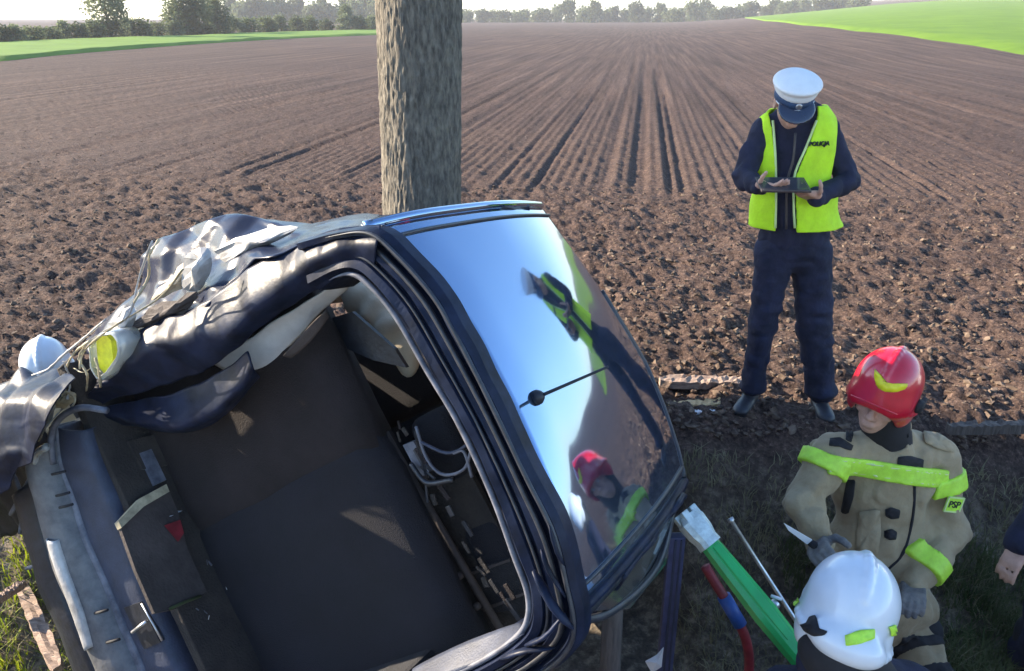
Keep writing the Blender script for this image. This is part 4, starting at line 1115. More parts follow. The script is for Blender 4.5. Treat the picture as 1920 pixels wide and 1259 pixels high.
    # piping along the front edges
    for pxs in ([(1449, 226), (1453, 280), (1455, 330), (1455, 380), (1454, 428)], [(1531, 226), (1512, 275), (1490, 328), (1488, 380), (1490, 428)]):
        pts = []
        for a_, c_ in pxs:
            o_, d_ = _O, ray(a_, c_); best = None
            for y_ in np.linspace(3.75, 4.05, 61):
                p = Wy(a_, c_, y_); i_ = [int(round((p[k] - vt.lo[k]) / vt.h)) for k in range(3)]
                if all(0 <= i_[k] < vt.n[k] for k in range(3)) and vt.F[tuple(i_)] < .018: best = p; break
            pts.append(best if best is not None else Wy(a_, c_, 3.92))
        b = MB(base); b.tube(spline(pts, 20), .006, 6); b.build('piping', M['piping'], vo, True)
    # lettering on the chest
    def on_vest(a_, c_):
        for y_ in np.linspace(3.75, 4.05, 121):
            p = Wy(a_, c_, y_); i_ = [int(round((p[k] - vt.lo[k]) / vt.h)) for k in range(3)]
            if all(0 <= i_[k] < vt.n[k] for k in range(3)) and vt.F[tuple(i_)] < .021: return p
        return Wy(a_, c_, 3.9)
    c_ = on_vest(1536, 270); e_ = on_vest(1552, 268)
    text_mesh('lettering', 'POLICJA', .030, M['letters'], vo, c_ + (0, -.004, 0), (1, .25, 0), (0, -.15, 1), .004, base)
    # shirt and tie line inside the opening
    b = MB(base); pts = [on_vest(1492, 250) + (0, .004, 0), on_vest(1487, 300) + (0, .0, 0), on_vest(1476, 345) + (0, 0, 0), on_vest(1474, 430)]
    b.tube(spline(pts, 16), .006, 6); b.build('zip', M['tablet'], root, True)
    # collar
    # cap: white top, blue band, dark visor, badge
    cc = J['head'] + hR @ np.array([0, .008, .062])
    cs = SDF(cc - .2, cc + .2, .006)
    P = lambda x, y, z: cc + hR @ np.array([x, y, z])
    cs.ell(P(0, .012, .050), (.114, .122, .026), hR @ head_frame(0, RAD(-8)), .02); cs.ell(P(0, .01, .025), (.100, .114, .05), hR, .03)
    cs.cutfn(lambda x, y, z: -((x - cc[0]) * hR[0, 2] + (y - cc[1]) * hR[1, 2] + (z - cc[2]) * hR[2, 2] - .012))
    co = cs.build('cap', M['capwhite'], root, base)
    b = MB(base); b.lathe([(.0885, -.028), (.0935, -.028), (.0945, .016), (.089, .02)], 40, P(0, .006, 0), hR @ np.diag([1, 1.13, 1])); b.build('cap_band', M['capblue'], co, True)
    vsr = SDF(P(0, -.1, -.02) - .14, P(0, -.1, -.02) + .14, .005)
    vsr.ell(P(0, -.085, -.028), (.088, .078, .012), hR @ head_frame(0, RAD(28)), .01); vsr.ell(P(0, .03, -.01), (.092, .105, .09), hR, .006, 'd')
    vsr.build('cap_visor', M['visor'], co, base)
    b = MB(base); b.lathe([(.0, .004), (.012, .004), (.016, 0), (.012, -.004)], 10, P(0, -.105, .002), hR @ basis((0, -1, .15))); b.build('cap_badge', M['steel'], co, True)
    b = MB(base); b.tube([P(.092 * math.sin(a), .006 - .106 * math.cos(a), -.026 + .0) for a in np.linspace(-1.25, 1.25, 16)], .004, 6); b.build('cap_cord', M['steel'], co, True)
    hs = SDF(J['head'] - .15, J['head'] + .15, .008); hs.ell(J['head'] + hR @ np.array([0, .022, .03]), (.081, .092, .088), hR, .01)
    hs.cutfn(lambda x, y, z: -((x - J['head'][0]) * hR[0, 1] + (y - J['head'][1]) * hR[1, 1] + (z - J['head'][2]) * hR[2, 1] + .01)); hs.build('hair', M['hair'], root, base)
    # tablet, held: its own thing
    Rt = head_frame(RAD(-3), RAD(14)); 
    tb = empty('tablet', tab_c, 'thin grey tablet held in the hands of the person in the white cap', 'tablet')
    b = MB(tab_c); b.box(tab_c, (.115, .075, .006), Rt, .004); b.build('case', M['tablet'], tb)
    b = MB(tab_c); b.box(tab_c + Rt @ np.array([0, 0, .0072]), (.104, .066, .0012), Rt); b.build('display', M['screen'], tb)
policeman()

# ---------------- rescue helmets
def helmet(root, off, c, R, m, yellow_front=False, name='helmet', k=1.0):
    P = lambda x, y, z: np.asarray(c) + R @ (np.array([x, y, z]) * k)
    s = SDF(np.asarray(c) - .27, np.asarray(c) + .27, .0055)
    s.ell(P(0, .005, .03), np.array((.122, .152, .142)) * k, R, .02)
    s.ell(P(0, -.05, -.01), np.array((.121, .105, .085)) * k, R, .02)
    for g_ in (-1, 1): s.ell(P(g_ * .085, .02, -.065), np.array((.040, .075, .070)) * k, R, .03)
    s.ell(P(0, .125, -.06), np.array((.10, .06, .055)) * k, R, .03)
    s.ell(P(0, .02, -.085), np.array((.092, .118, .16)) * k, R, .006, 'd')               # hollow
    s.ell(P(0, -.13, -.10), np.array((.086, .12, .085)) * k, R, .012, 'd')               # face opening
    arc = [P(0, .005 + .150 * math.cos(a), .03 + .140 * math.sin(a)) for a in np.linspace(.3, 2.7, 14)]   # low ridge over the crown
    for a_, b_ in zip(arc[:-1], arc[1:]): s.cap(a_, b_, .007, .007, .016)
    ring = [P(.125 * math.sin(a), .01 - .150 * math.cos(a), -.016 - .066 * (1 - math.cos(a)) * .5) for a in np.linspace(-math.pi, math.pi, 33)]
    for a_, b_ in zip(ring[:-1], ring[1:]): s.cap(a_, b_, .007, .007, .012)                               # rolled edge
    ho = s.build(name, m, root, off)
    return ho, P, s
def stick_px(s, name, m, px_poly, y0, y1, parent, off, lift=.004):
    vs_ = []
    px_poly = lerp_poly(np.array(list(px_poly) + [px_poly[0]], float), 25)[:-1]
    cpx = np.mean(px_poly, axis=0)
    pts = [tuple(q) for q in px_poly] + [tuple(cpx + (q - cpx) * .5) for q in px_poly] + [tuple(cpx)]
    for a_, c_ in pts:
        hit = None
        for y_ in np.linspace(y0, y1, 260):
            q = Wy(a_, c_, y_); i_ = [int(round((q[k] - s.lo[k]) / s.h)) for k in range(3)]
            if all(0 <= i_[k] < s.n[k] for k in range(3)) and s.F[tuple(i_)] < lift: hit = q; break
        vs_.append(hit)
    good = [v for v in vs_ if v is not None]
    if not good: return None
    mean = np.mean(good, axis=0); vs_ = [v if v is not None else mean for v in vs_]
    n = 24; F_ = [(i, (i + 1) % n, n + (i + 1) % n, n + i) for i in range(n)] + [(n + i, n + (i + 1) % n, 2 * n) for i in range(n)]
    b = MB(off); b.add(vs_, F_); o = b.build(name, m, parent, True); solidify(o, .003); return o
def stick(s, P, name, m, pts, parent, off, lift=.004):
    """a thin sticker hugging the helmet shell: pts are head-local directions (x,y,z)"""
    vs_ = []
    cen = P(0, 0, .02)
    for p in pts:
        d = P(*p) - cen; d /= np.linalg.norm(d); r = .05
        last = .05
        for r in np.linspace(.22, .05, 120):
            q = cen + d * r; i_ = [int(round((q[k] - s.lo[k]) / s.h)) for k in range(3)]
            if all(0 <= i_[k] < s.n[k] for k in range(3)) and s.F[tuple(i_)] < 0: last = r; break
        vs_.append(cen + d * (last + lift))
    n = len(vs_); c = np.mean(vs_, axis=0); c = c + (c - cen) / np.linalg.norm(c - cen) * .006
    b = MB(off); b.add(vs_ + [c], [(i, (i + 1) % n, n) for i in range(n)]); o = b.build(name, m, parent, True); solidify(o, .003); return o

# ---------------- firefighter in sand turnout gear with the red helmet
def firefighter_red():
    J = {k: Wy(*v) for k, v in dict(head=(1650, 756, 2.70), neck=(1668, 822, 2.76), chest=(1655, 905, 2.78), belly=(1648, 1040, 2.76), pel=(1655, 1150, 2.80),
         sr=(1556, 850, 2.72), sl=(1754, 858, 2.80), er=(1508, 945, 2.62), wr=(1536, 1020, 2.50), el=(1782, 1000, 2.72), wl=(1712, 1098, 2.56),
         hr=(1610, 1185, 2.80), hl=(1705, 1185, 2.80), kl=(1752, 1285, 2.60), kr=(1610, 1310, 2.60)).items()}
    J['al'] = np.array([J['kl'][0] + .02, 2.78, DITCH + .10]); J['ar'] = np.array([J['kr'][0] - .05, 2.76, DITCH + .10])
    base = np.array([J['pel'][0], 2.77, float(ground_z(J['pel'][0], 2.77))])
    root = empty('person', base, 'person in red rescue helmet and sand coloured coat stooping beside the wreck roof', 'person')
    lo, hi = bbox(list(J.values()), .22); lo[2] = DITCH - .05
    hR = head_frame(RAD(-40), RAD(3), RAD(9))
    s = SDF(lo, hi, .008)
    add_head(s, J['head'], hR)
    s.cap(J['neck'] - (0, 0, .06), J['head'] + hR @ np.array([0, .03, -.05]), .062, .056, .03)
    s.ell(J['chest'], (.16, .10, .2), k=.03); s.ell(J['belly'], (.15, .1, .2), k=.04); s.ell(J['pel'], (.15, .1, .12), k=.04)
    for a in 'rl':
        s.cap(J['s' + a], J['e' + a], .055, .045, .03); s.cap(J['e' + a], J['w' + a], .044, .032, .02)
        s.cap(J['h' + a], J['k' + a], .08, .06, .03); s.cap(J['k' + a], J['a' + a], .055, .04, .02)
        add_hand(s, J['w' + a], (np.array([-.3, -.6, .1]) if a == 'l' else np.array([-.35, -.75, .35])), (0, 0, -1) if a == 'l' else (.7, -.2, -.6), -1 if a == 'l' else 1, .8)
    s.build('body', M['skin'], root, base); eyes(J['head'], hR, root, base)
    # trousers and boots
    t = SDF(lo, (hi[0], hi[1], J['belly'][2]), .010)
    t.ell(J['pel'], (.19, .15, .15), k=.04)
    for a in 'rl': t.cap(J['h' + a], J['k' + a], .118, .098, .04); t.cap(J['k' + a], J['a' + a] + (0, 0, .05), .097, .085, .03)
    t.wrinkle(.014, 9, (1, 1, 1.4), 2.); t.wrinkle(.007, 19, (1, 1, 1), 5.)
    to = t.build('trousers', M['gear'], root, base)
    for a in 'l':
        d = J['k' + a] - J['h' + a]; d /= np.linalg.norm(d)
        for f_ in (.32, .80):
            p = J['h' + a] + (J['k' + a] - J['h' + a]) * f_
            t.shell(.006, (p + d * .022, d), (p - d * .022, -d), (p + (.0, 0, 0) - (.13, 0, 0), (-1, 0, 0))).build('trouser_strap', M['gearblack'], to, base)
    for a in 'rl':
        q = SDF(J['a' + a] - (.2, .32, .14), J['a' + a] + (.2, .2, .25), .010); q.cap(J['a' + a] + (0, 0, .18), J['a' + a], .075, .062, .02); q.ell(J['a' + a] + (0, -.09, -.04), (.055, .13, .05), k=.03); q.build('boot', M['gearblack'], root, base)
    # coat
    jk = SDF(lo, (hi[0], hi[1], J['neck'][2] + .12), .0085)
    ch = J['chest']
    jk.ell(ch + (0, 0, .02), (.215, .150, .22), k=.05); jk.ell(J['belly'] + (0, 0, .03), (.235, .155, .28), k=.06); jk.ell(J['pel'] + (0, 0, .06), (.215, .165, .16), k=.05)
    jk.cap(J['sr'] + (.03, 0, -.005), J['neck'] - (0, .0, .055), .078, .085, .05); jk.cap(J['sl'] + (-.03, 0, -.005), J['neck'] - (0, 0, .055), .078, .085, .05)
    jk.cap(J['neck'] - (0, 0, .05), J['neck'] + (-.01, -.02, .045), .105, .082, .03)
    for a in 'rl':
        jk.cap(J['s' + a], J['e' + a], .088, .078, .04); jk.cap(J['e' + a], J['w' + a], .078, .062, .03)
    jk0 = jk.copy()
    jk.wrinkle(.015, 8.5, (1, 1, .75), 8.); jk.wrinkle(.008, 19, (1, 1, .7), 3.)
    jk.cap(J['neck'] + (-.012, -.035, .03), J['head'] + (0, -.04, .0), .064, .08, .01, 'd')
    co = jk.build('coat', M['gear'], root, base)
    def on(a_, c_, y0=2.3, y1=2.95, off_=.0):
        for y_ in np.linspace(y0, y1, 260):
            p = Wy(a_, c_, y_); i_ = [int(round((p[k] - jk.lo[k]) / jk.h)) for k in range(3)]
            if all(0 <= i_[k] < jk.n[k] for k in range(3)) and jk.F[tuple(i_)] < off_: return p
        return Wy(a_, c_, y1)
    # reflective chest band, sloping across the picture
    p, q = on(1545, 868), on(1735, 908)
    e = q - p; nrm = np.cross(e, ray(1640, 890)); nrm /= np.linalg.norm(nrm); nrm = nrm if nrm[2] > 0 else -nrm
    nrm = nrm * .75 + np.array([0, 0, .25]); nrm /= np.linalg.norm(nrm)
    band = jk0.shell(.010, (p + nrm * .038, nrm), (p - nrm * .038, -nrm)).cutfn(lambda x, y, z: np.maximum(J['sr'][0] - .045 - x, x - J['sl'][0] - .005) + 0 * y + 0 * z)
    bo_ = band.build('chest_band', M['tape'], co, base)
    for dz_ in (-.022, .022):
        jk0.shell(.0118, (p + nrm * (dz_ + .005), nrm), (p + nrm * (dz_ - .005), -nrm)).cutfn(lambda x, y, z: np.maximum(J['sr'][0] - .045 - x, x - J['sl'][0] - .005) + 0 * y + 0 * z).build('silver_stripe', M['piping'], bo_, base)
    # upper sleeve bands
    for a, f_, hw in (('l', .30, .036), ('r', .22, .030)):
        d = J['e' + a] - J['s' + a]; d /= np.linalg.norm(d); p = J['s' + a] + (J['e' + a] - J['s' + a]) * f_; sgn = 1 if a == 'l' else -1
        jk0.shell(.014, (p + d * hw, d), (p - d * hw, -d), (J['s' + a] + (-sgn * .045, 0, 0), (-sgn, 0, 0))).cutfn(lambda x, y, z: np.sqrt((x - p[0]) ** 2 + (y - p[1]) ** 2 + (z - p[2]) ** 2) - .128).build('sleeve_band', M['tape'], co, base)
    # cuff band
    d = J['wl'] - J['el']; d /= np.linalg.norm(d); p = J['el'] + (J['wl'] - J['el']) * .62
    jk0.shell(.014, (p + d * .04, d), (p - d * .04, -d), (J['wl'] + (-.12, 0, 0), (-1, 0, 0))).cutfn(lambda x, y, z: np.sqrt((x - p[0]) ** 2 + (y - p[1]) ** 2 + (z - p[2]) ** 2) - .125).build('cuff_band', M['tape'], co, base)
    # badge on the sleeve
    a_ = on(1768, 930); b_ = on(1806, 934); c_ = on(1768, 966); xd = b_ - a_; yd = a_ - c_
    n_ = np.cross(xd, yd); n_ /= np.linalg.norm(n_); n_ = n_ if n_[1] < 0 else -n_
    cen = on(1786, 945) + n_ * .006; xd = xd / np.linalg.norm(xd); yd = np.cross(n_, xd); yd = yd if yd[2] > 0 else -yd
    Rb = np.stack([xd, np.cross(n_, xd), n_], 1)
    b = MB(base); b.box(cen, (.042, .034, .003), Rb, .002); bo = b.build('sleeve_badge', M['tape'], co)
    b = MB(base); 
    for sx, sy, hx, hy in ((0, .031, .042, .003), (0, -.031, .042, .003), (.039, 0, .003, .034), (-.039, 0, .003, .034)): b.box(cen + Rb @ np.array([sx, sy, .003]), (hx, hy, .002), Rb)
    b.build('badge_border', M['piping'], bo)
    text_mesh('lettering', 'PSP', .040, M['letters'], bo, cen + n_ * .004, xd, yd, .0015, base)
    # dark patches, straps and pocket details on the coat
    def patch_on(name, px_poly, m=M['gearblack'], lift=.006, par=co):
        o = stick_px(jk, name, m, px_poly, 2.3, 2.95, par, base, lift); return o
    patch_on('name_tag', [(1684, 858), (1706, 855), (1732, 862), (1730, 882), (1706, 880), (1682, 874)])
    patch_on('pocket_flap', [(1612, 960), (1650, 956), (1652, 1000), (1646, 1040), (1606, 1044), (1606, 1000)], M['gear'], .014)
    patch_on('shoulder_patch', [(1732, 808), (1760, 812), (1785, 830), (1790, 850), (1760, 842), (1735, 830)], M['gear'], .012)
    patch_on('chest_strap', [(1556, 822), (1575, 820), (1600, 836), (1596, 846), (1575, 838), (1554, 836)])
    patch_on('collar_tab', [(1586, 800), (1600, 800), (1600, 815), (1596, 830), (1586, 825)])
    patch_on('collar_tab', [(1690, 815), (1702, 808), (1704, 820), (1692, 826)])
    patch_on('pocket_zip', [(1588, 900), (1604, 900), (1600, 935), (1590, 965), (1576, 962), (1582, 930)])
    patch_on('buckle', [(1660, 956), (1672, 952), (1688, 957), (1686, 972), (1672, 974), (1660, 968)])
    patch_on('buckle', [(1658, 996), (1672, 992), (1682, 998), (1680, 1012), (1668, 1013), (1658, 1008)])
    pts = [on(1714, 905) + (0, -.004, 0), on(1712, 955) + (0, -.004, 0), on(1704, 1000) + (0, -.004, 0), on(1690, 1040) + (0, -.004, 0), on(1660, 1070) + (0, -.004, 0)]
    b = MB(base); b.tube(spline(pts, 20), .006, 6); b.build('coat_edge', M['gearblack'], co, True)
    # dark hood round the neck
    hd = SDF(J['head'] - .2, J['head'] + .2, .008)
    hd.cap(J['neck'] + (0, 0, -.02), J['head'] + hR @ np.array([0, .035, -.02]), .088, .094, .02); hd.ell(J['head'] + hR @ np.array([0, .02, .03]), (.088, .10, .09), hR, .02)
    hd.ell(J['head'] + hR @ np.array([0, -.10, -.02]), (.072, .10, .105), hR, .01, 'd'); hd.build('hood', M['gearblack'], root, base)
    # helmet with visor edge and stickers
    hc = J['head'] + hR @ np.array([0, .0, .062])
    ho, P, hs = helmet(root, base, hc, hR, M['redhelm'], name='helmet', k=.98)
    stick_px(hs, 'helmet_sticker', M['helmyellow'], [(1640, 692), (1648, 708), (1662, 718), (1682, 722), (1704, 720), (1698, 730), (1680, 736), (1658, 735), (1644, 726), (1639, 708)], 2.4, 2.9, ho, base)
    stick_px(hs, 'edge_sticker', M['helmyellow'], [(1588, 690), (1594, 700), (1586, 722), (1578, 722), (1578, 705)], 2.4, 2.9, ho, base)
    b = MB(base); b.tube(spline([P(-.085, -.122, -.012), P(-.045, -.146, .002), P(0, -.152, .006), (P(.045, -.146, .002)), P(.085, -.122, -.012)], 20), .006, 6, flat=.6); b.build('visor_edge', M['redhelm'], ho, True)
    b = MB(base); b.lathe([(.026, -.012), (.028, .0), (.024, .014), (.012, .018)], 18, P(.128, .0, -.012), hR @ basis((1, 0, 0), (0, 1, 0))); b.build('visor_pivot', M['gearblack'], ho, True)
    b = MB(base); b.box(P(.132, .055, -.03), (.010, .03, .022), hR, .006); b.build('lamp_holder', M['gearblack'], ho)
    # gloves
    gv = SDF(bbox([J['wl'], J['wr']], .22)[0], bbox([J['wl'], J['wr']], .22)[1], .006)
    add_hand(gv, J['wr'], np.array([-.35, -.75, .35]), (.7, -.2, -.6), 1, .8, 1.08, grow=.003)
    gv.cap(J['wr'] - np.array([-.35, -.75, .35]) * .05, J['wr'] + np.array([-.35, -.75, .35]) * .02, .042, .036, .01); gv.build('glove', M['glove'], root, base)
    gv = SDF(J['wl'] - .22, J['wl'] + .22, .006)
    add_hand(gv, J['wl'], np.array([-.3, -.6, .1]), (0, 0, -1), -1, .8, 1.08, grow=.003); gv.build('glove', M['glove'], root, base)
    # the cutter in the right hand
    kd = np.array([-.35, -.75, .35]); hp = J['wr'] + kd / np.linalg.norm(kd) * .085
    kn = empty('knife', hp, 'rescue knife with pale blade held by the firefighter in the red helmet', 'knife')
    tip = Wy(1470, 982, 2.40); d = tip - hp
    b = MB(hp); b.tube([hp - d * .25, hp, hp + d * .25], [.014, .017, .014], 8); b.build('handle', M['gearblack'], kn, True)
    pr = np.cross(d, (0, 1, 0)); pr /= np.linalg.norm(pr)
    b = MB(hp); b.slab([hp + d * .24 + pr * .014, hp + d * .8 + pr * .012, tip, hp + d * .24 - pr * .012], (0, 1, 0), .004); b.build('blade', M['litter'], kn)
firefighter_red()

# ---------------- crouching firefighter with the white helmet, seen from behind and above
def firefighter_simple(name_label, head_px, y, yaw, pitch, roll, pose, gear, helm, stickers=None, k=1.0, coat_band=False, fixed=None):
    head = Wy(*head_px, y)
    P0 = lambda d: head + np.array(d)
    J = {k_: P0(v) for k_, v in pose.items()}
    J.update(fixed or {})
    gz_ = float(ground_z(J['pel'][0], J['pel'][1]))
    for a in 'rl':
        J['a' + a][2] = float(ground_z(J['a' + a][0], J['a' + a][1])) + .09
    base = np.array([J['pel'][0], J['pel'][1], gz_])
    root = empty('person', base, name_label, 'person')
    lo, hi = bbox(list(J.values()) + [head], .24); lo[2] = min(lo[2], gz_ - .05)
    hR = head_frame(yaw, pitch, roll)
    s = SDF(lo, hi, .010)
    add_head(s, head, hR); s.cap(J['neck'], head + hR @ np.array([0, .03, -.05]), .06, .055, .03)
    s.cap(J['neck'] + (J['pel'] - J['neck']) * .25, J['pel'], .13, .13, .04)
    for a in 'rl':
        s.cap(J['s' + a], J['e' + a], .052, .043, .03); s.cap(J['e' + a], J['w' + a], .042, .030, .02); s.cap(J['h' + a], J['k' + a], .078, .058, .03); s.cap(J['k' + a], J['a' + a], .054, .04, .02)
        d = J['w' + a] - J['e' + a]; add_hand(s, J['w' + a], d, (0, 0, -1) if abs(d[2]) < .8 * np.linalg.norm(d) else (1 if a == 'r' else -1, 0, 0), 1 if a == 'r' else -1, .5)
    s.build('body', M['skin'], root, base); eyes(head, hR, root, base)
    jk = SDF(lo, hi, .010)
    td = J['pel'] - J['neck']
    jk.cap(J['neck'] + td * .22, J['neck'] + td * .6, .165, .165, .05); jk.cap(J['neck'] + td * .6, J['pel'], .165, .175, .05)
    jk.cap(J['neck'], J['sr'], .085, .085, .05); jk.cap(J['neck'], J['sl'], .085, .085, .05); jk.cap(J['neck'] + td * .05, head + hR @ np.array([0, .04, -.09]), .098, .09, .03)
    for a in 'rl': jk.cap(J['s' + a], J['e' + a], .084, .074, .04); jk.cap(J['e' + a], J['w' + a] , .072, .056, .03)
    jk.wrinkle(.010, 9, (1, 1, .8), 4.)
    jk.ell(head, (.085, .10, .14), hR, .01, 'd')
    co = jk.build('coat', gear, root, base)
    if coat_band:
        for a in 'rl':
            d = J['w' + a] - J['e' + a]; d /= np.linalg.norm(d); p = J['e' + a] + (J['w' + a] - J['e' + a]) * .7
            jk.shell(.006, (p + d * .03, d), (p - d * .03, -d), (p - d * .2, -d)).cutfn(lambda x, y, z: np.sqrt((x - p[0]) ** 2 + (y - p[1]) ** 2 + (z - p[2]) ** 2) - .14).build('cuff_band', M['tape'], co, base)
    t = SDF(lo, (hi[0], hi[1], J['pel'][2] + .2), .011); t.ell(J['pel'], (.17, .16, .15), k=.04)
    for a in 'rl': t.cap(J['h' + a], J['k' + a], .112, .092, .04); t.cap(J['k' + a], J['a' + a] + (0, 0, .05), .09, .08, .03)
    t.wrinkle(.009, 8, (1, 1, 1.3), 6.); t.build('trousers', gear, root, base)
    for a in 'rl':
        q = SDF(J['a' + a] - (.2, .3, .14), J['a' + a] + (.2, .25, .25), .011); q.cap(J['a' + a] + (0, 0, .16), J['a' + a], .072, .06, .02); q.ell(J['a' + a] + R2(yaw, (0, -.09, -.04)), (.06, .12, .05), k=.03); q.build('boot', M['gearblack'], root, base)
    if helm is not None:
        hc = head + hR @ np.array([0, 0, .055])
        ho, P, hs = helmet(root, base, hc, hR, helm, k=k)
        for nm, m_, pts in (stickers or []): stick_px(hs, nm, m_, pts, y - .35, y + .3, ho, base)
        nk = SDF(head - .26, head + .22, .010); nk.cap(head + hR @ np.array([0, .055, -.05]), J['neck'] + np.array([0, 0, -.02]) + hR @ np.array([0, .03, 0]), .105, .13, .03); nk.ell(head + hR @ np.array([0, -.10, -.03]), (.08, .12, .11), hR, .02, 'd'); nk.build('neck_curtain', M['gearblack'], root, base)
    return root, J, base
def R2(yaw, p): c, s = math.cos(yaw), math.sin(yaw); return np.array([c * p[0] - s * p[1], s * p[0] + c * p[1], p[2]])
crouch = dict(neck=(.05, -.02, -.16), sr=(-.14, -.05, -.22), sl=(.24, .0, -.24), er=(-.12, .12, -.48), wr=(.02, .30, -.52), el=(.32, .16, -.48), wl=(.18, .32, -.52),
              pel=(.14, -.20, -.66), hr=(.04, -.18, -.70), hl=(.24, -.18, -.70), kr=(-.08, .18, -.78), kl=(.30, .2, -.80), ar=(-.02, -.05, -1.2), al=(.26, -.05, -1.2))
firefighter_simple('person in white rescue helmet and dark coat crouching beside the green rescue strut', (1578, 1182), 1.74, RAD(162), RAD(27), RAD(-12), crouch, M['navy'], M['whitehelm'],
    [('yellow_sticker', M['tape'], [(1584, 1192), (1612, 1182), (1641, 1180), (1640, 1198), (1612, 1208), (1586, 1212)]),
     ('black_emblem', M['gearblack'], [(1500, 1172), (1512, 1168), (1518, 1156), (1530, 1154), (1534, 1170), (1536, 1180), (1553, 1184), (1544, 1192), (1525, 1194), (1508, 1184)]),
     ('side_sticker', M['tape'], [(1668, 1176), (1680, 1172), (1684, 1190), (1672, 1194)]),
     ('front_sticker', M['tape'], [(1482, 1118), (1492, 1110), (1498, 1128), (1488, 1136)])], k=1.0)
kneel = dict(neck=(.03, .03, -.17), sr=(-.16, .05, -.24), sl=(.22, .0, -.24), er=(-.22, -.05, -.48), wr=(-.05, -.25, -.55), el=(.36, -.1, -.40), wl=(.50, -.26, -.30),
             pel=(.02, .16, -.68), hr=(-.08, .14, -.72), hl=(.12, .14, -.72), kr=(-.14, -.18, -.70), kl=(.16, -.2, -.74), ar=(-.12, .0, -1.2), al=(.16, -.02, -1.2))
firefighter_simple('person in white rescue helmet half hidden behind the burst end of the wreck', (92, 700), 3.7, RAD(20), RAD(30), 0, kneel, M['gear'], M['whitehelm'], k=.92, coat_band=True)
stand = dict(neck=(0, .02, -.16), sr=(-.17, .02, -.22), sl=(.19, .02, -.22), er=(-.24, -.02, -.50), wr=(-.20, -.16, -.72), el=(.26, .0, -.5), wl=(.22, -.12, -.72),
             pel=(0, .06, -.76), hr=(-.09, .06, -.82), hl=(.09, .06, -.82), kr=(-.10, -.02, -1.22), kl=(.10, -.02, -1.22), ar=(-.11, .05, -1.6), al=(.11, .05, -1.6))
firefighter_simple('person in dark navy clothes standing on the grass, only a sleeve and hand showing', (2150, 740), 2.75, RAD(20), RAD(30), 0, stand, M['navy'], M['whitehelm'], k=1.0, fixed=dict(er=Wy(1962, 935, 2.70), wr=Wy(1914, 1022, 2.62)))
# ------------------------------------------------------------------ rescue equipment
top, bot = Wy(1306, 990, 2.36), Wy(1508, 1242, 2.05)
d = (bot - top); foot = top + d * ((DITCH + .05 - top[2]) / d[2])
base = foot.copy()
st = empty('rescue_strut', base, 'green hydraulic rescue strut with silver head propping the wreck roof', 'rescue strut')
Ld = np.linalg.norm(foot - top); dn = d / np.linalg.norm(d)
Rs = basis(dn, (1, .3, 0))
b = MB(base)
def ringbox(mb, secs, Rm, c0, axis):
    vs_ = []; n = 8
    for s_, hx, hy in secs:
        for k in range(n):
            a = 2 * math.pi * (k + .5) / n; sq = lambda q: math.copysign(abs(q) ** .55, q)
            vs_.append(c0 + axis * s_ + Rm @ np.array([hx * sq(math.cos(a)), hy * sq(math.sin(a)), 0]))
    fs_ = [(i * n + k, i * n + (k + 1) % n, (i + 1) * n + (k + 1) % n, (i + 1) * n + k) for i in range(len(secs) - 1) for k in range(n)]
    fs_ += [tuple(range(n - 1, -1, -1)), tuple((len(secs) - 1) * n + k for k in range(n))]
    mb.add(vs_, fs_)
ringbox(b, [(.07, .030, .026), (.08, .033, .028), (.2, .038, .030), (.36, .043, .032), (.5, .038, .030), (.66, .032, .027), (.68, .026, .022)], Rs, top, dn)
b.build('strut_body', M['green'], st, False)
b = MB(base); ringbox(b, [(.085, .020, .033), (.2, .024, .036), (.34, .026, .037), (.46, .020, .034)], Rs, top, dn); b.build('strut_rib', M['green'], st)
b = MB(base); b.tube([top + dn * .66, top + dn * Ld], .026, 14); b.build('strut_foot_tube', M['steel'], st, True)
b = MB(base); b.box(foot, (.09, .09, .012), np.eye(3), .004); b.build('foot_plate', M['steel'], st)
b = MB(base); ringbox(b, [(-.055, .040, .026), (-.03, .052, .034), (.02, .048, .036), (.05, .040, .034), (.075, .042, .036)], Rs, top, dn); hd_ = b.build('strut_head', M['chrome_white'], st)
for k in range(4):
    a = k * math.pi / 2 + .4; c = top - dn * .05 + Rs @ np.array([.036 * math.cos(a), .022 * math.sin(a), 0])
    b = MB(base); b.box(c, (.014, .012, .022), Rs, .004); b.build('claw', M['chrome_white'], hd_)
for k in range(5):
    b = MB(base); b.lathe([(.007, -.002), (.007, .004), (.004, .006)], 10, top + dn * (.11 + .12 * k) + Rs @ np.array([.0, -.037, 0]), Rs @ basis((0, -1, 0))); b.build('bolt', M['steel'], st, True)
b = MB(base); b.box(top + dn * .26 + Rs @ np.array([.0, -.0375, 0]), (.014, .0015, .05), Rs, 0); b.build('data_plate', M['chrome_white'], st)
b = MB(base); b.tube([top + dn * .50 + Rs @ np.array([.046, -.01, 0]), top + dn * .56 + Rs @ np.array([.075, -.02, 0]), top + dn * .62 + Rs @ np.array([.075, -.02, 0])], .012, 10); b.build('hose_coupling', M['steel'], st, True)
b = MB(base); b.lathe([(.018, -.01), (.018, .01), (.01, .014)], 14, top + dn * .36 + Rs @ np.array([.06, -.02, 0]), Rs @ basis((1, 0, 0), (0, 1, 0))); b.build('valve', M['steel'], st, True)
b = MB(base); b.tube([top + dn * .33 + Rs @ np.array([.062, 0, 0]), top + dn * .36 + Rs @ np.array([.085, 0, 0])], .006, 8); b.build('valve_pin', M['litter'], st, True)
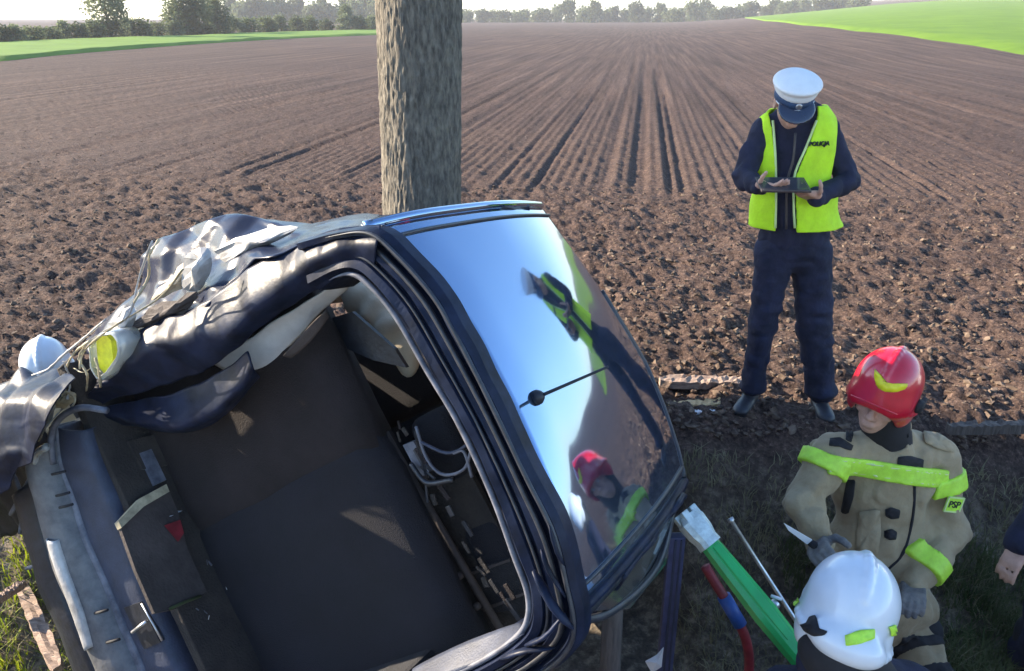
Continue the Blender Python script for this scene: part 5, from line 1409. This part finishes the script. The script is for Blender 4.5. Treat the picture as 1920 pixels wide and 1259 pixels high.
# slim steel rod beside the strut
p, q = Wy(1372, 978, 2.48), Wy(1470, 1130, 2.30); q2 = q + (q - p) * 1.3
b = MB(q2); b.tube([p - (q - p) * .04, p, p + (q - p) * .01, q, q2], [.013, .013, .008, .008, .008], 8)
ro = b.build('steel_rod', M['steel'], None, True); ro.location = q2; tag(ro, 'slim bare steel rod leaning parallel to the green strut', 'rod')
# red hose with its blue sleeve
pts = [Wy(1322, 1062, 2.45), Wy(1345, 1100, 2.42), Wy(1376, 1150, 2.38), Wy(1400, 1205, 2.36), Wy(1404, 1262, 2.35), Wy(1390, 1330, 2.32)]
h0 = pts[-1]; hose = empty('red_hose', h0, 'dark red hydraulic hose with a blue sleeve hanging under the green strut', 'hose')
b = MB(h0); b.tube(spline(pts, 30), .019, 12); b.build('hose', M['red'], hose, True)
b = MB(h0); b.tube([Wy(1357, 1118, 2.405), Wy(1388, 1172, 2.37)], .027, 16); b.build('sleeve', M['blue'], hose, True)
# dark blue post and brown stake under the roof edge
p = Wy(1268, 1000, 2.38); gq = np.array([p[0], p[1] - .02, float(ground_z(p[0], p[1])) - .03])
b = MB(gq); b.box((p + gq) / 2, (.030, .018, (p[2] - gq[2]) / 2), np.eye(3), .006); po = b.build('prop_post', M['postblue']); po.location = gq; tag(po, 'dark blue metal post standing upright under the roof corner of the wreck', 'post')
b = MB(gq); b.box((p + gq) / 2 + (-.006, -.020, 0), (.004, .003, (p[2] - gq[2]) / 2 - .01)); b.build('groove_strip', M['blue_trim'], po)
b = MB(gq); b.box((p + gq) / 2 + (.014, -.020, 0), (.003, .003, (p[2] - gq[2]) / 2 - .01)); b.build('groove_strip', M['blue_trim'], po)
p = Wy(1150, 1120, 2.05); gq = np.array([p[0], p[1], float(ground_z(p[0], p[1])) - .05])
b = MB(gq); b.tube([gq, (p + gq) / 2 + (.006, 0, 0), p], [.040, .038, .034], 10); so_ = b.build('wooden_stake', M['stake'], None, True); so_.location = gq; tag(so_, 'rough brown wooden stake under the lower roof rail of the wreck', 'stake')
# pale scraps on the ground
def scrap_thing(px_, y, m, label, name, cat):
    P_ = [Wy(a, c, y) for a, c in px_]; c0 = np.mean(P_, axis=0); b = MB(c0)
    n = len(P_); cc = c0 + np.array([0, -.02, .01]); b.add(P_ + [cc], [(i, (i + 1) % n, n) for i in range(n)]); o = b.build(name, m); o.location = c0; solidify(o, .004); return tag(o, label, cat)
scrap_thing([(1210, 1240), (1232, 1228), (1244, 1214), (1240, 1250), (1222, 1262)], 2.2, M['litter'], 'crumpled white scrap beside the dark blue post', 'white_scrap', 'scrap')
# planks at the field edge, one a bar in place of a shadow
def plank(a, c, z, half_w, th, m, label, seed):
    p, q = Gz(*a, z), Gz(*c, z); c0 = (p + q) / 2; e = (q - p); L = np.linalg.norm(e); e /= L
    n = np.cross((0, 0, 1), e); g_ = np.random.default_rng(seed)
    NS = 24; secs = []
    for i in range(NS):
        t = i / (NS - 1); endf = min(1, 5 * t + .35 + .3 * g_.random(), 5 * (1 - t) + .35 + .3 * g_.random())
        for s_, h_ in ((-1, 0), (-.95, 1), (-.3, 1.05), (.3, .95), (.95, 1), (1, 0)):
            secs.append(p + e * L * t + n * s_ * half_w * endf * (1 + .08 * g_.standard_normal()) + np.array([0, 0, h_ * th * (1 + .12 * g_.standard_normal())]))
    F_ = [tuple(f) for f in grid_faces(NS, 6).tolist()] + [tuple(range(5, -1, -1)), tuple((NS - 1) * 6 + k for k in range(6))]
    b = MB(c0); b.add(secs, F_); o = b.build('plank', m); o.location = c0; return tag(o, label, 'plank')
plank((1236, 722), (1392, 724), .01, .055, .045, M['wood'], 'weathered grey pink plank lying at the field edge by the standing person', 1)
plank((1252, 768), (1366, 762), -.02, .035, .035, M['freshwood'], 'short broken orange board just below the weathered plank', 2)
plank((1296, 776), (1340, 774), .005, .012, .015, M['litter'], 'thin pale splinter lying on the broken orange board', 3)
plank((1775, 812), (1935, 808), -.01, .03, .05, M['stake'], 'dark brown bar standing in for a cast shadow at the edge of the grass slope', 4)  # solid dark bar stands in for a shadow band on the ground
plank((-20, 1140), (48, 1098), -.35, .02, .03, M['wood'], 'grey splintered lath below the burst end of the wreck', 5)
plank((30, 1075), (110, 1260), -.45, .03, .03, M['wood'], 'long pale splintered lath beside the rear bumper of the wreck', 6)

# ------------------------------------------------------------------ grass
def grass(n, xr, yr, h, m, label, seed, keepf=None):
    g_ = np.random.default_rng(seed)
    x = g_.uniform(*xr, n); y = g_.uniform(*yr, n)
    cl = noise3(x * 3, y * 3, 2) + .7 * noise3(x * 8, y * 8, 6)
    kp = cl > g_.uniform(-1.0, .5, n)
    if keepf is not None: kp &= keepf(x, y)
    x, y, cl = x[kp], y[kp], cl[kp]; n = len(x); z = ground_z(x, y) + soil_relief(x, y) - .01
    H = h * (.45 + .8 * g_.random(n) ** 1.5) * (1 + .4 * np.clip(cl, -.5, 1)); a = g_.uniform(0, 6.28, n); w = .0022 + .002 * g_.random(n)
    bend = H * g_.uniform(.2, .9, n); dx, dy = np.cos(a), np.sin(a); px_, py_ = -dy * w, dx * w
    lv = []
    for f_, wf in ((0, 1), (.5, .8), (1, .05)):
        cx_ = x + dx * bend * f_ ** 2; cy_ = y + dy * bend * f_ ** 2; cz_ = z + H * f_ * (1 - .25 * f_)
        lv += [np.stack([cx_ - px_ * wf, cy_ - py_ * wf, cz_], 1), np.stack([cx_ + px_ * wf, cy_ + py_ * wf, cz_], 1)]
    V = np.stack(lv, 1).reshape(-1, 3); i0 = np.arange(n)[:, None] * 6
    F_ = np.concatenate([i0 + np.array([[0, 1, 3, 2]]), i0 + np.array([[2, 3, 5, 4]])])
    o = mesh_obj('grass', V, F_, m); o['kind'] = 'stuff'; o['label'] = label; o['category'] = 'grass'
M['grass_green'] = mat('shaded_verge_grass', (.06, .09, .03), .8, color2=(.13, .145, .06), scale=3, spec=.3, leafy=.35)  # darker grass copy, shade of the slope is in its colour
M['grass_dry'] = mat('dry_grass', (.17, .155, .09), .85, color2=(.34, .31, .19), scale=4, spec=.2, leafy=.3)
M['grass_bright'] = mat('sunlit_grass', (.14, .22, .015), .7, color2=(.28, .32, .02), scale=5, spec=.3, leafy=.4)  # brighter grass copy, sunlight is put into its yellow-green
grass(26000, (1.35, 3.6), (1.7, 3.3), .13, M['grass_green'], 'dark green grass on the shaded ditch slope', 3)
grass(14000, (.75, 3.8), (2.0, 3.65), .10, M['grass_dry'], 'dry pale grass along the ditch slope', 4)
grass(12000, (-3.2, -.6), (1.5, 3.3), .14, M['grass_bright'], 'grass in a painted sunlit yellow green beside the burst end of the wreck', 5)
grass(5000, (-3.4, -.6), (1.5, 3.8), .10, M['grass_dry'], 'dry grass stalks under the burst end of the wreck', 6)

# ------------------------------------------------------------------ haze over the far land
hz = MB(); hz.box((0, 0, 8.0), (905, 905, 10.2)); ho = hz.build('haze', None)
ho.data.materials.clear()
hm = bpy.data.materials.new('haze_air'); hm.use_nodes = True; nt = hm.node_tree; nt.nodes.clear()
pv_ = nt.nodes.new('ShaderNodeVolumePrincipled'); out = nt.nodes.new('ShaderNodeOutputMaterial')
pv_.inputs['Color'].default_value = (.93, .95, 1.0, 1); pv_.inputs['Density'].default_value = .0006; pv_.inputs['Anisotropy'].default_value = .0
nt.links.new(pv_.outputs[0], out.inputs['Volume']); ho.data.materials.append(hm)
ho['kind'] = 'stuff'; ho['label'] = 'pale morning haze over the fields'; ho['category'] = 'haze'
